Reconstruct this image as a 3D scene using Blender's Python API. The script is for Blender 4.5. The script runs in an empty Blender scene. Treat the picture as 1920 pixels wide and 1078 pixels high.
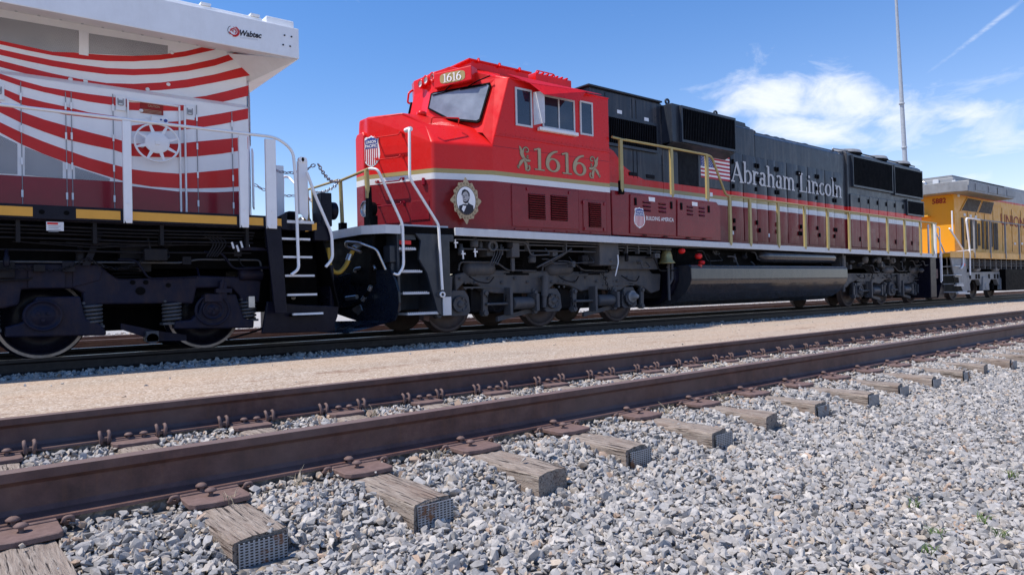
import bpy, bmesh, math, random
import numpy as np
from mathutils import Vector, Matrix
R_ = math.radians
random.seed(7)
rng = np.random.default_rng(11)
scene = bpy.context.scene
COL = scene.collection

# ------------------------------------------------------------------ camera, sky, sun, exposure
CAM_H = 0.6153
YAW, PITCH, ROLL, FPX = 0.68580, 0.00838, -0.02266, 1310.0
cd = bpy.data.cameras.new('camera')
cam = bpy.data.objects.new('camera', cd); COL.objects.link(cam)
cd.sensor_width = 36.0; cd.lens = FPX/1920*36.0; cd.clip_start = 0.05; cd.clip_end = 3000
fw = Vector((math.sin(YAW)*math.cos(PITCH), math.cos(YAW)*math.cos(PITCH), math.sin(PITCH)))
rt = fw.cross(Vector((0, 0, 1))).normalized(); up = rt.cross(fw)
c_, s_ = math.cos(ROLL), math.sin(ROLL)
rt2 = rt*c_+up*s_; up2 = up*c_-rt*s_
m = Matrix((rt2, up2, -fw)).transposed().to_4x4(); m.translation = (0, 0, CAM_H)
cam.matrix_world = m
scene.camera = cam

SUN = Vector((-0.5, 0.19, 1.0)).normalized()
sd = bpy.data.lights.new('sun', 'SUN'); sd.energy = 4.2; sd.angle = R_(0.5); sd.color = (1.0, 0.93, 0.835)
so = bpy.data.objects.new('sun', sd); COL.objects.link(so)
so.rotation_euler = SUN.to_track_quat('Z', 'Y').to_euler(); so.location = (-20, 20, 40)

w = bpy.data.worlds.new('World'); scene.world = w; w.use_nodes = True
nt = w.node_tree; nt.nodes.clear()
def N(t, ty, **k):
    n = t.nodes.new(ty)
    for a, b in k.items(): setattr(n, a, b)
    return n
def setin(n, **k):
    for a, b in k.items():
        n.inputs[a.replace('_', ' ')].default_value = b
    return n
sky = N(nt, 'ShaderNodeTexSky', sky_type='NISHITA'); sky.sun_disc = False
sky.sun_elevation = math.asin(SUN.z); sky.sun_rotation = math.atan2(SUN.x, SUN.y)
sky.altitude = 400; sky.air_density = 1.15; sky.dust_density = 0.35; sky.ozone_density = 2.2
hs = N(nt, 'ShaderNodeHueSaturation'); hs.inputs['Saturation'].default_value = 1.32; hs.inputs['Value'].default_value = 1.45
nt.links.new(sky.outputs[0], hs.inputs['Color'])
geo = N(nt, 'ShaderNodeTexCoord')
def math_n(t, op, a, b=None, c=None, clamp=False):
    n = N(t, 'ShaderNodeMath', operation=op); n.use_clamp = clamp
    for i, v in enumerate((a, b, c)):
        if v is None: continue
        if isinstance(v, (int, float)): n.inputs[i].default_value = v
        else: t.links.new(v, n.inputs[i])
    return n.outputs[0]
# clouds live in world directions: azimuth (from +Y to +X) and elevation
sp = N(nt, 'ShaderNodeSeparateXYZ'); nt.links.new(geo.outputs['Generated'], sp.inputs[0])
az = math_n(nt, 'ARCTAN2', sp.outputs[0], sp.outputs[1]); el = math_n(nt, 'ARCSINE', sp.outputs[2])
def blob(a0, e0, sa, se, tilt=0.0):
    da = math_n(nt, 'SUBTRACT', az, R_(a0)); de = math_n(nt, 'SUBTRACT', el, R_(e0))
    de = math_n(nt, 'SUBTRACT', de, math_n(nt, 'MULTIPLY', da, tilt))
    a = math_n(nt, 'POWER', math_n(nt, 'ABSOLUTE', math_n(nt, 'DIVIDE', da, R_(sa))), 2.0); b = math_n(nt, 'POWER', math_n(nt, 'ABSOLUTE', math_n(nt, 'DIVIDE', de, R_(se))), 2.0)
    return math_n(nt, 'EXPONENT', math_n(nt, 'MULTIPLY', math_n(nt, 'ADD', a, b), -1.0))
cmb = N(nt, 'ShaderNodeCombineXYZ'); nt.links.new(az, cmb.inputs[0]); nt.links.new(el, cmb.inputs[1])
def cloudnoise(scale, sx, sy, rot, det=9, rough=.62, dist=0.4):
    mp = N(nt, 'ShaderNodeMapping'); mp.inputs['Scale'].default_value = (sx, sy, 1); mp.inputs['Rotation'].default_value = (0, 0, R_(rot))
    nt.links.new(cmb.outputs[0], mp.inputs[0])
    n = N(nt, 'ShaderNodeTexNoise'); n.inputs['Scale'].default_value = scale; n.inputs['Detail'].default_value = det
    n.inputs['Roughness'].default_value = rough; n.inputs['Distortion'].default_value = dist
    nt.links.new(mp.outputs[0], n.inputs['Vector']); return n.outputs[0]
def sstep(x, lo, hi):
    mr = N(nt, 'ShaderNodeMapRange', interpolation_type='SMOOTHSTEP')
    mr.inputs['From Min'].default_value = lo; mr.inputs['From Max'].default_value = hi
    nt.links.new(x, mr.inputs['Value']); return mr.outputs[0]
n1 = cloudnoise(13, 1.0, 1.9, 12)
n2 = cloudnoise(4.2, 1.0, 3.4, -14, dist=.9)
def mx(a, b): return math_n(nt, 'MAXIMUM', a, b)
CLOUDS = None
for (a0, e0, sa, se, tl, g) in ((60.2, 14.2, 5.0, 2.1, -.10, 1.1), (64.5, 13.4, 5.0, 2.3, -.16, 1.1), (62.0, 11.8, 5.4, 1.7, -.15, 1.0), (57.3, 13.9, 2.4, 1.2, 0, .85), (68.5, 11.8, 4.0, 1.5, -.25, .9), (73.0, 11.6, 3.6, 1.3, -.05, .86), (74.5, 9.4, 4.0, 1.5, -.1, .7), (70, 6.4, 6.0, 1.5, -.05, .75), (75, 4.5, 6.0, 1.8, 0, .95)):
    b_ = math_n(nt, 'MULTIPLY', blob(a0, e0, sa, se, tl), g)
    CLOUDS = b_ if CLOUDS is None else mx(CLOUDS, b_)
cl = sstep(math_n(nt, 'ADD', CLOUDS, math_n(nt, 'MULTIPLY', math_n(nt, 'SUBTRACT', n1, .5), 1.8)), .20, 1.16)
wisp = math_n(nt, 'MULTIPLY', sstep(n2, .44, .74), math_n(nt, 'MULTIPLY', sstep(az, R_(50), R_(68)), math_n(nt, 'MULTIPLY', sstep(math_n(nt, 'MULTIPLY', el, -1.0), -R_(16.0), -R_(11.5)), .6)))
trail = math_n(nt, 'MULTIPLY', blob(73.4, 16.4, 2.2, .20, .62), math_n(nt, 'MULTIPLY', sstep(n1, .3, .6), .75))
low = math_n(nt, 'MULTIPLY', math_n(nt, 'EXPONENT', math_n(nt, 'MULTIPLY', math_n(nt, 'ABSOLUTE', el), -9.0)), math_n(nt, 'ADD', math_n(nt, 'MULTIPLY', sstep(az, R_(20), R_(78)), .62), .24))
fac = math_n(nt, 'MINIMUM', mx(mx(math_n(nt, 'MULTIPLY', cl, .88), wisp), mx(trail, low)), .92)
mixc = N(nt, 'ShaderNodeMix', data_type='RGBA'); nt.links.new(fac, mixc.inputs[0])
tint = N(nt, 'ShaderNodeMix', data_type='RGBA', blend_type='MULTIPLY'); tint.inputs[0].default_value = 1.0; tint.inputs[7].default_value = (1.0, .90, 1.02, 1); nt.links.new(hs.outputs[0], tint.inputs[6]); nt.links.new(tint.outputs[2], mixc.inputs[6]); mixc.inputs[7].default_value = (8.6, 8.9, 9.6, 1)
bg = N(nt, 'ShaderNodeBackground'); bg.inputs['Strength'].default_value = 0.10
nt.links.new(mixc.outputs[2], bg.inputs['Color'])
wo = N(nt, 'ShaderNodeOutputWorld'); nt.links.new(bg.outputs[0], wo.inputs[0])
scene.view_settings.view_transform = 'Standard'; scene.view_settings.look = 'None'
scene.view_settings.exposure = 0.3; scene.view_settings.gamma = 1.0
scene.render.engine = 'CYCLES'
scene.cycles.max_bounces = 6; scene.cycles.diffuse_bounces = 3; scene.cycles.glossy_bounces = 3

# ------------------------------------------------------------------ materials
MATS = {}
def new_mat(name):
    m = bpy.data.materials.new(name); m.use_nodes = True; MATS[name] = m
    t = m.node_tree; b = t.nodes['Principled BSDF']; return m, t, b
def rgba(c): return (c[0], c[1], c[2], 1)
def noise(t, scale, det=6, rough=.6, vec=None, scl=None, dist=0):
    g = N(t, 'ShaderNodeNewGeometry'); v = g.outputs['Position'] if vec is None else vec
    if scl:
        mp = N(t, 'ShaderNodeMapping'); mp.inputs['Scale'].default_value = scl; t.links.new(v, mp.inputs[0]); v = mp.outputs[0]
    n = N(t, 'ShaderNodeTexNoise'); n.inputs['Scale'].default_value = scale; n.inputs['Detail'].default_value = det
    n.inputs['Roughness'].default_value = rough; n.inputs['Distortion'].default_value = dist
    t.links.new(v, n.inputs['Vector']); return n.outputs[0]
def ramp(t, x, stops, interp='LINEAR'):
    r = N(t, 'ShaderNodeValToRGB'); r.color_ramp.interpolation = interp
    e = r.color_ramp.elements
    while len(e) < len(stops): e.new(0.5)
    for i, (p, c) in enumerate(stops):
        e[i].position = p; e[i].color = rgba(c) if len(c) == 3 else c
    t.links.new(x, r.inputs[0]); return r.outputs[0]
def mixcol(t, f, a, b, blend='MIX'):
    n = N(t, 'ShaderNodeMix', data_type='RGBA', blend_type=blend)
    for i, v in ((0, f), (6, a), (7, b)):
        if isinstance(v, (int, float)): n.inputs[i].default_value = v
        elif isinstance(v, tuple): n.inputs[i].default_value = rgba(v)
        else: t.links.new(v, n.inputs[i])
    return n.outputs[2]
def bump(t, b, h, strength, dist):
    n = N(t, 'ShaderNodeBump'); n.inputs['Strength'].default_value = strength; n.inputs['Distance'].default_value = dist
    t.links.new(h, n.inputs['Height']); t.links.new(n.outputs[0], b.inputs['Normal'])
def paint(name, col, rough=.35, metal=0.0, coat=0.0, var=.12, dirt=None, bs=0.0, wav=0.0, amt=.5, spec=.3):
    m, t, b = new_mat(name)
    n = noise(t, 3.0, 8, .7)
    dark = tuple(c*(1-var*1.6) for c in col); lite = tuple(min(1, c*(1+var)) for c in col)
    cc = ramp(t, n, [(.3, dark), (.7, lite)])
    if dirt is not None:
        n2 = noise(t, 7.0, 8, .75, scl=(1, 1, .35))
        cc = mixcol(t, math_n(t, 'MULTIPLY', ramp(t, n2, [(.45, (0, 0, 0)), (.75, (1, 1, 1))]), amt), cc, dirt)
    t.links.new(cc, b.inputs['Base Color'])
    t.links.new(ramp(t, noise(t, 11, 5), [(.3, (rough*.8,)*3), (.75, (min(1, rough*1.25),)*3)]), b.inputs['Roughness'])
    b.inputs['Metallic'].default_value = metal; b.inputs['Coat Weight'].default_value = coat*.22; b.inputs['Coat Roughness'].default_value = .06; b.inputs['Specular IOR Level'].default_value = spec
    if bs: bump(t, b, noise(t, 60, 6), bs, .004)
    elif wav: bump(t, b, noise(t, 1.3, 2, .4), wav, .02)
    return m
def posz(t):
    g = N(t, 'ShaderNodeNewGeometry'); s = N(t, 'ShaderNodeSeparateXYZ'); t.links.new(g.outputs['Position'], s.inputs[0]); return s
XL, XQ, XOFF, XY, ZS, ZX, DY = .954, .00255, 1.913, .2185, .879, .0020, .131
def livery(name, stops, droop, coat=.6, rough=.3, wav=.12, streak=.25):
    """horizontal paint bands by real height above the rail"""
    m, t, b = new_mat(name); s = posz(t)
    # paint heights follow the body's own taper along its length
    xo = math_n(t, 'DIVIDE', math_n(t, 'SUBTRACT', math_n(t, 'SQRT', math_n(t, 'ADD', math_n(t, 'MULTIPLY', math_n(t, 'SUBTRACT', s.outputs[0], XOFF+(.142 if droop else .007)), 4*XQ), XL*XL)), XL), 2*XQ)
    z = math_n(t, 'DIVIDE', s.outputs[2], math_n(t, 'ADD', math_n(t, 'MULTIPLY', xo, ZX), ZS))
    if droop:
        z = math_n(t, 'ADD', z, math_n(t, 'MULTIPLY', math_n(t, 'MAXIMUM', math_n(t, 'SUBTRACT', xo, 8.0), 0.0), .0095))
    f = math_n(t, 'DIVIDE', math_n(t, 'SUBTRACT', z, 1.5), 4.0)
    cc = ramp(t, f, [((zz-1.5)/4.0 if i else 0.0, c) for i, (zz, c) in enumerate(stops)], 'CONSTANT')
    n = noise(t, 2.2, 8, .7)
    cc = mixcol(t, math_n(t, 'MULTIPLY', n, .05), cc, (.16, .12, .10))
    st = noise(t, 5, 6, .7, scl=(2.2, 1, .12))
    cc = mixcol(t, math_n(t, 'MULTIPLY', ramp(t, st, [(.5, (0, 0, 0)), (.78, (1, 1, 1))]), streak), cc, (.30, .26, .22))
    t.links.new(cc, b.inputs['Base Color'])
    t.links.new(ramp(t, noise(t, 5, 6), [(.3, (rough*.8,)*3), (.75, (rough*1.5,)*3)]), b.inputs['Roughness'])
    b.inputs['Coat Weight'].default_value = coat*.10; b.inputs['Coat Roughness'].default_value = .05; b.inputs['Specular IOR Level'].default_value = .28
    bump(t, b, noise(t, 1.6, 3, .45, scl=(1.6, 1, .5)), wav, .03)
    return m
RED = (.74, .012, .010); MAROON = (.225, .010, .017); WHITE = (.78, .78, .78); GOLD = (.42, .335, .135); SLATE = (.026, .033, .046)
livery('cab_paint', [(0, MAROON), (2.715, WHITE), (2.825, GOLD), (2.905, RED)], False, streak=.03, wav=.06, rough=.27)
livery('hood_paint', [(0, MAROON), (2.85, WHITE), (3.0, GOLD), (3.09, RED), (3.235, SLATE)], True, streak=.34, wav=.22)
paint('maroon', MAROON, .3, coat=.6, wav=.2); paint('red', RED, .3, coat=.5); paint('slate', SLATE, .35, coat=.4, dirt=(.12, .12, .12), amt=.3)
paint('white_paint', (.89, .89, .89), .38, coat=.3, var=.03, dirt=(.5, .47, .42), amt=.16)
paint('silver_trim', (.62, .64, .66), .4, var=.05, dirt=(.3, .3, .3), amt=.25)
paint('white_band', (.91, .90, .89), .4, coat=.4, var=.03, wav=.1)
paint('stripe_red', (.64, .022, .018), .38, coat=.4, var=.06, wav=.1); paint('deep_red', (.26, .004, .018), .22, coat=.8, var=.08)
paint('letter_grey', (.62, .61, .60), .6); paint('screen_brown', (.045, .028, .018), .6); paint('gold', GOLD, .4, coat=.2); paint('gold_trim', (.46, .36, .22), .45); paint('gold_shadow', (.10, .07, .04), .5)
paint('amber', (.78, .39, .06), .45, var=.05); paint('navy', (.008, .008, .018), .3, coat=.1, dirt=(.026, .026, .034), amt=.4, spec=.12); paint('navy_metal', (.008, .012, .022), .28, coat=.8, dirt=(.03, .03, .03), amt=.3)
paint('black', (.004, .004, .005), .6, dirt=(.014, .012, .011), amt=.4, spec=.04); paint('pipe_dark', (.016, .016, .020), .5, dirt=(.04, .035, .03), amt=.5, spec=.1); paint('louver_black', (.010, .011, .015), .6, dirt=(.04, .04, .042), amt=.4, spec=.1)
paint('truck_grey', (.075, .079, .090), .5, dirt=(.15, .13, .11), bs=.4, amt=.6, spec=.2); paint('truck_navy', (.012, .013, .030), .5, dirt=(.048, .030, .028), bs=.5, amt=.7, spec=.15)
paint('uc_grey', (.27, .28, .29), .5, dirt=(.13, .12, .11), amt=.5); paint('yellow', (.74, .34, .018), .4, coat=.3, dirt=(.55, .30, .08), amt=.3)
paint('wheel_steel', (.10, .075, .068), .55, metal=.3, dirt=(.06, .05, .045), bs=.3, amt=.8); paint('wheel_rim', (.26, .25, .25), .33, metal=.8, dirt=(.10, .09, .08), amt=.8)
paint('tank', (.030, .032, .040), .2, coat=2.0, dirt=(.10, .085, .075), amt=.45, wav=.1)
paint('steel_bright', (.5, .5, .5), .35, metal=.9); paint('cloud_plate', (.74, .75, .76), .5)
paint('pole_grey', (.38, .41, .45), .45); paint('hose', (.50, .33, .05), .5); paint('brass', (.38, .33, .15), .38, metal=.55, dirt=(.2, .2, .1))
paint('knob_red', (.72, .02, .02), .35, coat=.3); paint('ink', (.03, .03, .04), .6); paint('flag_blue', (.035, .065, .28), .5); paint('flag_red', (.52, .03, .05), .5)
paint('grey_screen', (.30, .31, .33), .6); paint('crimson_text', (.30, .02, .015), .6); paint('lens', (.75, .75, .72), .12, coat=1); paint('skin_grey', (.45, .44, .44), .7)
def glass(name, col):
    m, t, b = new_mat(name); b.inputs['Base Color'].default_value = rgba(col); b.inputs['Roughness'].default_value = .05
    b.inputs['Specular IOR Level'].default_value = .7; b.inputs['Coat Weight'].default_value = .3
    n = noise(t, 2.5, 5, .6); t.links.new(ramp(t, n, [(.3, col), (.8, tuple(c*2.0+.01 for c in col))]), b.inputs['Base Color'])
    bump(t, b, noise(t, .9, 2), .12, .03)
glass('glass_dark', (.010, .014, .028)); glass('glass_shield', (.15, .17, .195))  # windshield reflections are put into its paler, mottled base colour
# rusty rail: mottled purple-brown with vertical weeping streaks on the web
m, t, b = new_mat('rail_rust')
n = noise(t, 9, 9, .7); st = noise(t, 14, 7, .7, scl=(3, 1, .15)); big = noise(t, 1.1, 4)
cc = ramp(t, n, [(.26, (.045, .022, .020)), (.52, (.115, .056, .048)), (.8, (.20, .11, .088))])
cc = mixcol(t, math_n(t, 'MULTIPLY', ramp(t, st, [(.5, (0, 0, 0)), (.75, (1, 1, 1))]), .5), cc, (.155, .070, .038))
cc = mixcol(t, math_n(t, 'MULTIPLY', ramp(t, big, [(.42, (0, 0, 0)), (.62, (1, 1, 1))]), .55), cc, (.15, .10, .09))
sr = posz(t); cc = mixcol(t, math_n(t, 'MULTIPLY', math_n(t, 'GREATER_THAN', sr.outputs[2], -.0015), .6), cc, (.20, .15, .135))
t.links.new(cc, b.inputs['Base Color']); b.inputs['Roughness'].default_value = .62; b.inputs['Metallic'].default_value = .12
bump(t, b, noise(t, 90, 6), .5, .002)
m, t, b = new_mat('plate_rust')
cc = ramp(t, noise(t, 26, 9, .7), [(.3, (.115, .070, .062)), (.7, (.20, .130, .115))])
t.links.new(cc, b.inputs['Base Color']); b.inputs['Roughness'].default_value = .75; bump(t, b, noise(t, 120, 6), .6, .002)
m, t, b = new_mat('rail_dark')
cc = ramp(t, noise(t, 12, 9, .7), [(.3, (.012, .010, .010)), (.7, (.04, .032, .03))])
t.links.new(cc, b.inputs['Base Color']); b.inputs['Roughness'].default_value = .5; b.inputs['Metallic'].default_value = .3
m, t, b = new_mat('rail_shiny')
t.links.new(ramp(t, noise(t, 5, 5), [(.3, (.35, .33, .32)), (.7, (.55, .54, .53))]), b.inputs['Base Color']); b.inputs['Roughness'].default_value = .28; b.inputs['Metallic'].default_value = .9
# weathered timber with grain along Y and cracks
m, t, b = new_mat('tie_wood')
oi = N(t, 'ShaderNodeObjectInfo'); tc = N(t, 'ShaderNodeTexCoord')
vadd = N(t, 'ShaderNodeVectorMath', operation='ADD'); t.links.new(tc.outputs['Object'], vadd.inputs[0])
cx = N(t, 'ShaderNodeCombineXYZ'); t.links.new(math_n(t, 'MULTIPLY', oi.outputs['Random'], 40.0), cx.inputs[0]); t.links.new(cx.outputs[0], vadd.inputs[1])
g1 = noise(t, 10, 9, .72, vec=vadd.outputs[0], scl=(9, .7, 9), dist=.6); g2 = noise(t, 4, 6, .6, vec=vadd.outputs[0], scl=(2, 1, 2)); g3 = noise(t, 16, 4, .6, vec=vadd.outputs[0], scl=(7, .28, 7))
cc = ramp(t, g1, [(.28, (.10, .068, .052)), (.5, (.30, .245, .20)), (.75, (.49, .43, .365))])
cc = mixcol(t, ramp(t, g3, [(.52, (0, 0, 0)), (.60, (1, 1, 1))]), cc, mixcol(t, .5, cc, (.34, .27, .22)))
crack = ramp(t, g3, [(.36, (1, 1, 1)), (.41, (0, 0, 0))]); cc = mixcol(t, crack, cc, (.03, .02, .016))
cc = mixcol(t, math_n(t, 'MULTIPLY', ramp(t, g2, [(.5, (0, 0, 0)), (.75, (1, 1, 1))]), .55), cc, (.20, .115, .075))
t.links.new(cc, b.inputs['Base Color']); b.inputs['Roughness'].default_value = .9
bump(t, b, math_n(t, 'SUBTRACT', g1, crack), .9, .012)
# tie end plate: galvanised, punched with rows of teeth
m, t, b = new_mat('end_plate')
tc = N(t, 'ShaderNodeTexCoord'); s = N(t, 'ShaderNodeSeparateXYZ'); t.links.new(tc.outputs['Object'], s.inputs[0])
fx = math_n(t, 'FRACT', math_n(t, 'MULTIPLY', s.outputs[0], 58.0)); fz = math_n(t, 'FRACT', math_n(t, 'MULTIPLY', s.outputs[2], 100.0))
hole = math_n(t, 'MULTIPLY', math_n(t, 'LESS_THAN', math_n(t, 'ABSOLUTE', math_n(t, 'SUBTRACT', fx, .5)), .3), math_n(t, 'LESS_THAN', math_n(t, 'ABSOLUTE', math_n(t, 'SUBTRACT', fz, .5)), .26))
cc = mixcol(t, hole, mixcol(t, noise(t, 20, 6), (.22, .24, .27), (.40, .42, .45)), (.015, .013, .012))
rs = noise(t, 9, 5, .7); cc = mixcol(t, ramp(t, rs, [(.56, (0, 0, 0)), (.64, (1, 1, 1))]), cc, (.16, .075, .04))
t.links.new(cc, b.inputs['Base Color']); b.inputs['Roughness'].default_value = .5; b.inputs['Metallic'].default_value = .4
# crushed stone: one colour per stone plus mineral speckle
m, t, b = new_mat('stone')
at = N(t, 'ShaderNodeAttribute'); at.attribute_name = 'stone_col'
n = noise(t, 85, 8, .75); cc = mixcol(t, .55, at.outputs['Color'], ramp(t, n, [(.3, (.55, .55, .56)), (.7, (1.3, 1.3, 1.3))]), 'MULTIPLY')
t.links.new(cc, b.inputs['Base Color']); b.inputs['Roughness'].default_value = .85; bump(t, b, noise(t, 160, 5), .5, .002)
m, t, b = new_mat('ballast_bed')
v = N(t, 'ShaderNodeTexVoronoi'); v.inputs['Scale'].default_value = 34; g = N(t, 'ShaderNodeNewGeometry'); t.links.new(g.outputs['Position'], v.inputs['Vector'])
sv = N(t, 'ShaderNodeSeparateColor'); t.links.new(v.outputs['Color'], sv.inputs[0])
cc = ramp(t, sv.outputs[0], [(0, (.09, .088, .085)), (.5, (.19, .18, .17)), (.8, (.27, .25, .23)), (1, (.30, .23, .16))])
cc = mixcol(t, math_n(t, 'MULTIPLY', ramp(t, noise(t, 1.7, 5), [(.45, (0, 0, 0)), (.7, (1, 1, 1))]), .35), cc, (.34, .27, .20))
t.links.new(cc, b.inputs['Base Color']); b.inputs['Roughness'].default_value = .95
bump(t, b, math_n(t, 'MULTIPLY', v.outputs['Distance'], -1), 1.0, .03)
m, t, b = new_mat('far_gravel')
cc = ramp(t, noise(t, 22, 8, .8), [(.3, (.24, .23, .22)), (.5, (.42, .40, .38)), (.7, (.60, .58, .55))])
cc = mixcol(t, math_n(t, 'MULTIPLY', ramp(t, noise(t, .35, 5), [(.45, (0, 0, 0)), (.7, (1, 1, 1))]), .5), cc, (.46, .36, .26))
t.links.new(cc, b.inputs['Base Color']); b.inputs['Roughness'].default_value = .95; bump(t, b, noise(t, 22, 8, .8), .8, .05)
# tan paved strip: chip-seal aggregate, orange stains, long cracks
m, t, b = new_mat('tan_paving')
v = N(t, 'ShaderNodeTexVoronoi'); v.inputs['Scale'].default_value = 70; g = N(t, 'ShaderNodeNewGeometry'); t.links.new(g.outputs['Position'], v.inputs['Vector'])
sv = N(t, 'ShaderNodeSeparateColor'); t.links.new(v.outputs['Color'], sv.inputs[0])
cc = ramp(t, sv.outputs[0], [(0, (.21, .155, .115)), (.3, (.34, .265, .20)), (.6, (.42, .34, .27)), (.85, (.50, .43, .36)), (1, (.66, .61, .54))])
cc = mixcol(t, math_n(t, 'MULTIPLY', ramp(t, noise(t, .9, 7, .65, scl=(.35, 1.3, 1)), [(.38, (0, 0, 0)), (.68, (1, 1, 1))]), .42), cc, (.49, .335, .215))
cc = mixcol(t, math_n(t, 'MULTIPLY', ramp(t, noise(t, 3.5, 6, .7, scl=(.5, 1.3, 1)), [(.58, (0, 0, 0)), (.72, (1, 1, 1))]), .4), cc, (.30, .235, .19))
cc = mixcol(t, math_n(t, 'MULTIPLY', ramp(t, noise(t, .55, 6, .7, scl=(.25, 1.6, 1)), [(.46, (0, 0, 0)), (.66, (1, 1, 1))]), .32), cc, (.31, .25, .19))
cw = noise(t, 1.1, 7, .6, scl=(.22, 1.0, 1), dist=.35); ck = math_n(t, 'ABSOLUTE', math_n(t, 'SUBTRACT', cw, .5))
ckm = math_n(t, 'MULTIPLY', ramp(t, ck, [(.0, (1, 1, 1)), (.0035, (1, 1, 1)), (.007, (0, 0, 0))]), ramp(t, noise(t, 1.2, 3), [(.48, (0, 0, 0)), (.56, (1, 1, 1))]))
cc = mixcol(t, math_n(t, 'MULTIPLY', ckm, .7), cc, (.17, .085, .05))
t.links.new(cc, b.inputs['Base Color']); b.inputs['Roughness'].default_value = .92
bump(t, b, math_n(t, 'SUBTRACT', math_n(t, 'MULTIPLY', v.outputs['Distance'], -.5), math_n(t, 'MULTIPLY', ckm, 1.0)), .45, .008)
# perforated screen
m, t, b = new_mat('perforated')
tc = N(t, 'ShaderNodeNewGeometry'); s = N(t, 'ShaderNodeSeparateXYZ'); t.links.new(tc.outputs['Position'], s.inputs[0])
px_ = math_n(t, 'MULTIPLY', s.outputs[0], 66.0); pz_ = math_n(t, 'MULTIPLY', s.outputs[2], 132.0)
row = math_n(t, 'FRACT', math_n(t, 'MULTIPLY', math_n(t, 'FLOOR', pz_), .5))
dx = math_n(t, 'SUBTRACT', math_n(t, 'FRACT', math_n(t, 'ADD', px_, row)), .5); dz = math_n(t, 'MULTIPLY', math_n(t, 'SUBTRACT', math_n(t, 'FRACT', pz_), .5), .5)
dd = math_n(t, 'SQRT', math_n(t, 'ADD', math_n(t, 'MULTIPLY', dx, dx), math_n(t, 'MULTIPLY', dz, dz)))
hol = math_n(t, 'LESS_THAN', dd, .27)
cc = mixcol(t, hol, (.52, .52, .53), ramp(t, noise(t, 1.3, 3), [(.40, (.05, .052, .058)), (.62, (.20, .20, .20))]))
t.links.new(cc, b.inputs['Base Color']); b.inputs['Roughness'].default_value = .6
m, t, b = new_mat('grass'); b.inputs['Roughness'].default_value = .8
t.links.new(ramp(t, noise(t, 30, 3), [(.3, (.05, .10, .02)), (.7, (.12, .20, .04))]), b.inputs['Base Color'])
m, t, b = new_mat('dry_grass'); b.inputs['Roughness'].default_value = .9
t.links.new(ramp(t, noise(t, 30, 3), [(.3, (.30, .24, .16)), (.7, (.50, .43, .32))]), b.inputs['Base Color'])

# ------------------------------------------------------------------ builders
WO = {}          # world origin of every object that parents another
def link(o): COL.objects.link(o); return o
def thing(name, label, cat, loc, group=None):
    o = bpy.data.objects.new(name, None); link(o); o.location = loc; o.empty_display_size = .2
    o['label'] = label; o['category'] = cat
    if group: o['group'] = group
    WO[o] = Vector(loc); return o
def tag(o, label, cat, group=None):
    o['label'] = label; o['category'] = cat
    if group: o['group'] = group
    return o
def droop(v):
    x, y, z = v
    return (x, y, z-.0095*max(x-8, 0)*min(max(z/1.8, 0), 1))
def fit_point(v, yr):
    x, y, z = v
    return (XL*x+XQ*x*x+XOFF+XY*(yr-8.65), y+DY, z*(ZS+ZX*x))
SPLIT = {'underframe_panel', 'door_seam', 'hood_seam', 'equipment_box', 'notice', 'louvre', 'door_screen', 'box_latch', 'side_panel', 'red_cap', 'screen_frame', 'wing_panel', 'latch_plate', 'tank_seam', 'damper', 'roof_bolt', 'sill_hole', 'bolt_head', 'marker_lamp', 'frame_cover', 'reflective_strip', 'door_latch', 'roof_clip', 'valve_box', 'drip_rail', 'underbody', 'hose_bundle', 'windshield_wiper', 'rib', 'hinge', 'panel_latch', 'frame_hole', 'roof_edge', 'handrail', 'pipework', 'sand_trap_ring'}
FIT = set()      # locomotives whose survey is corrected to the calibrated camera distance
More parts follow.
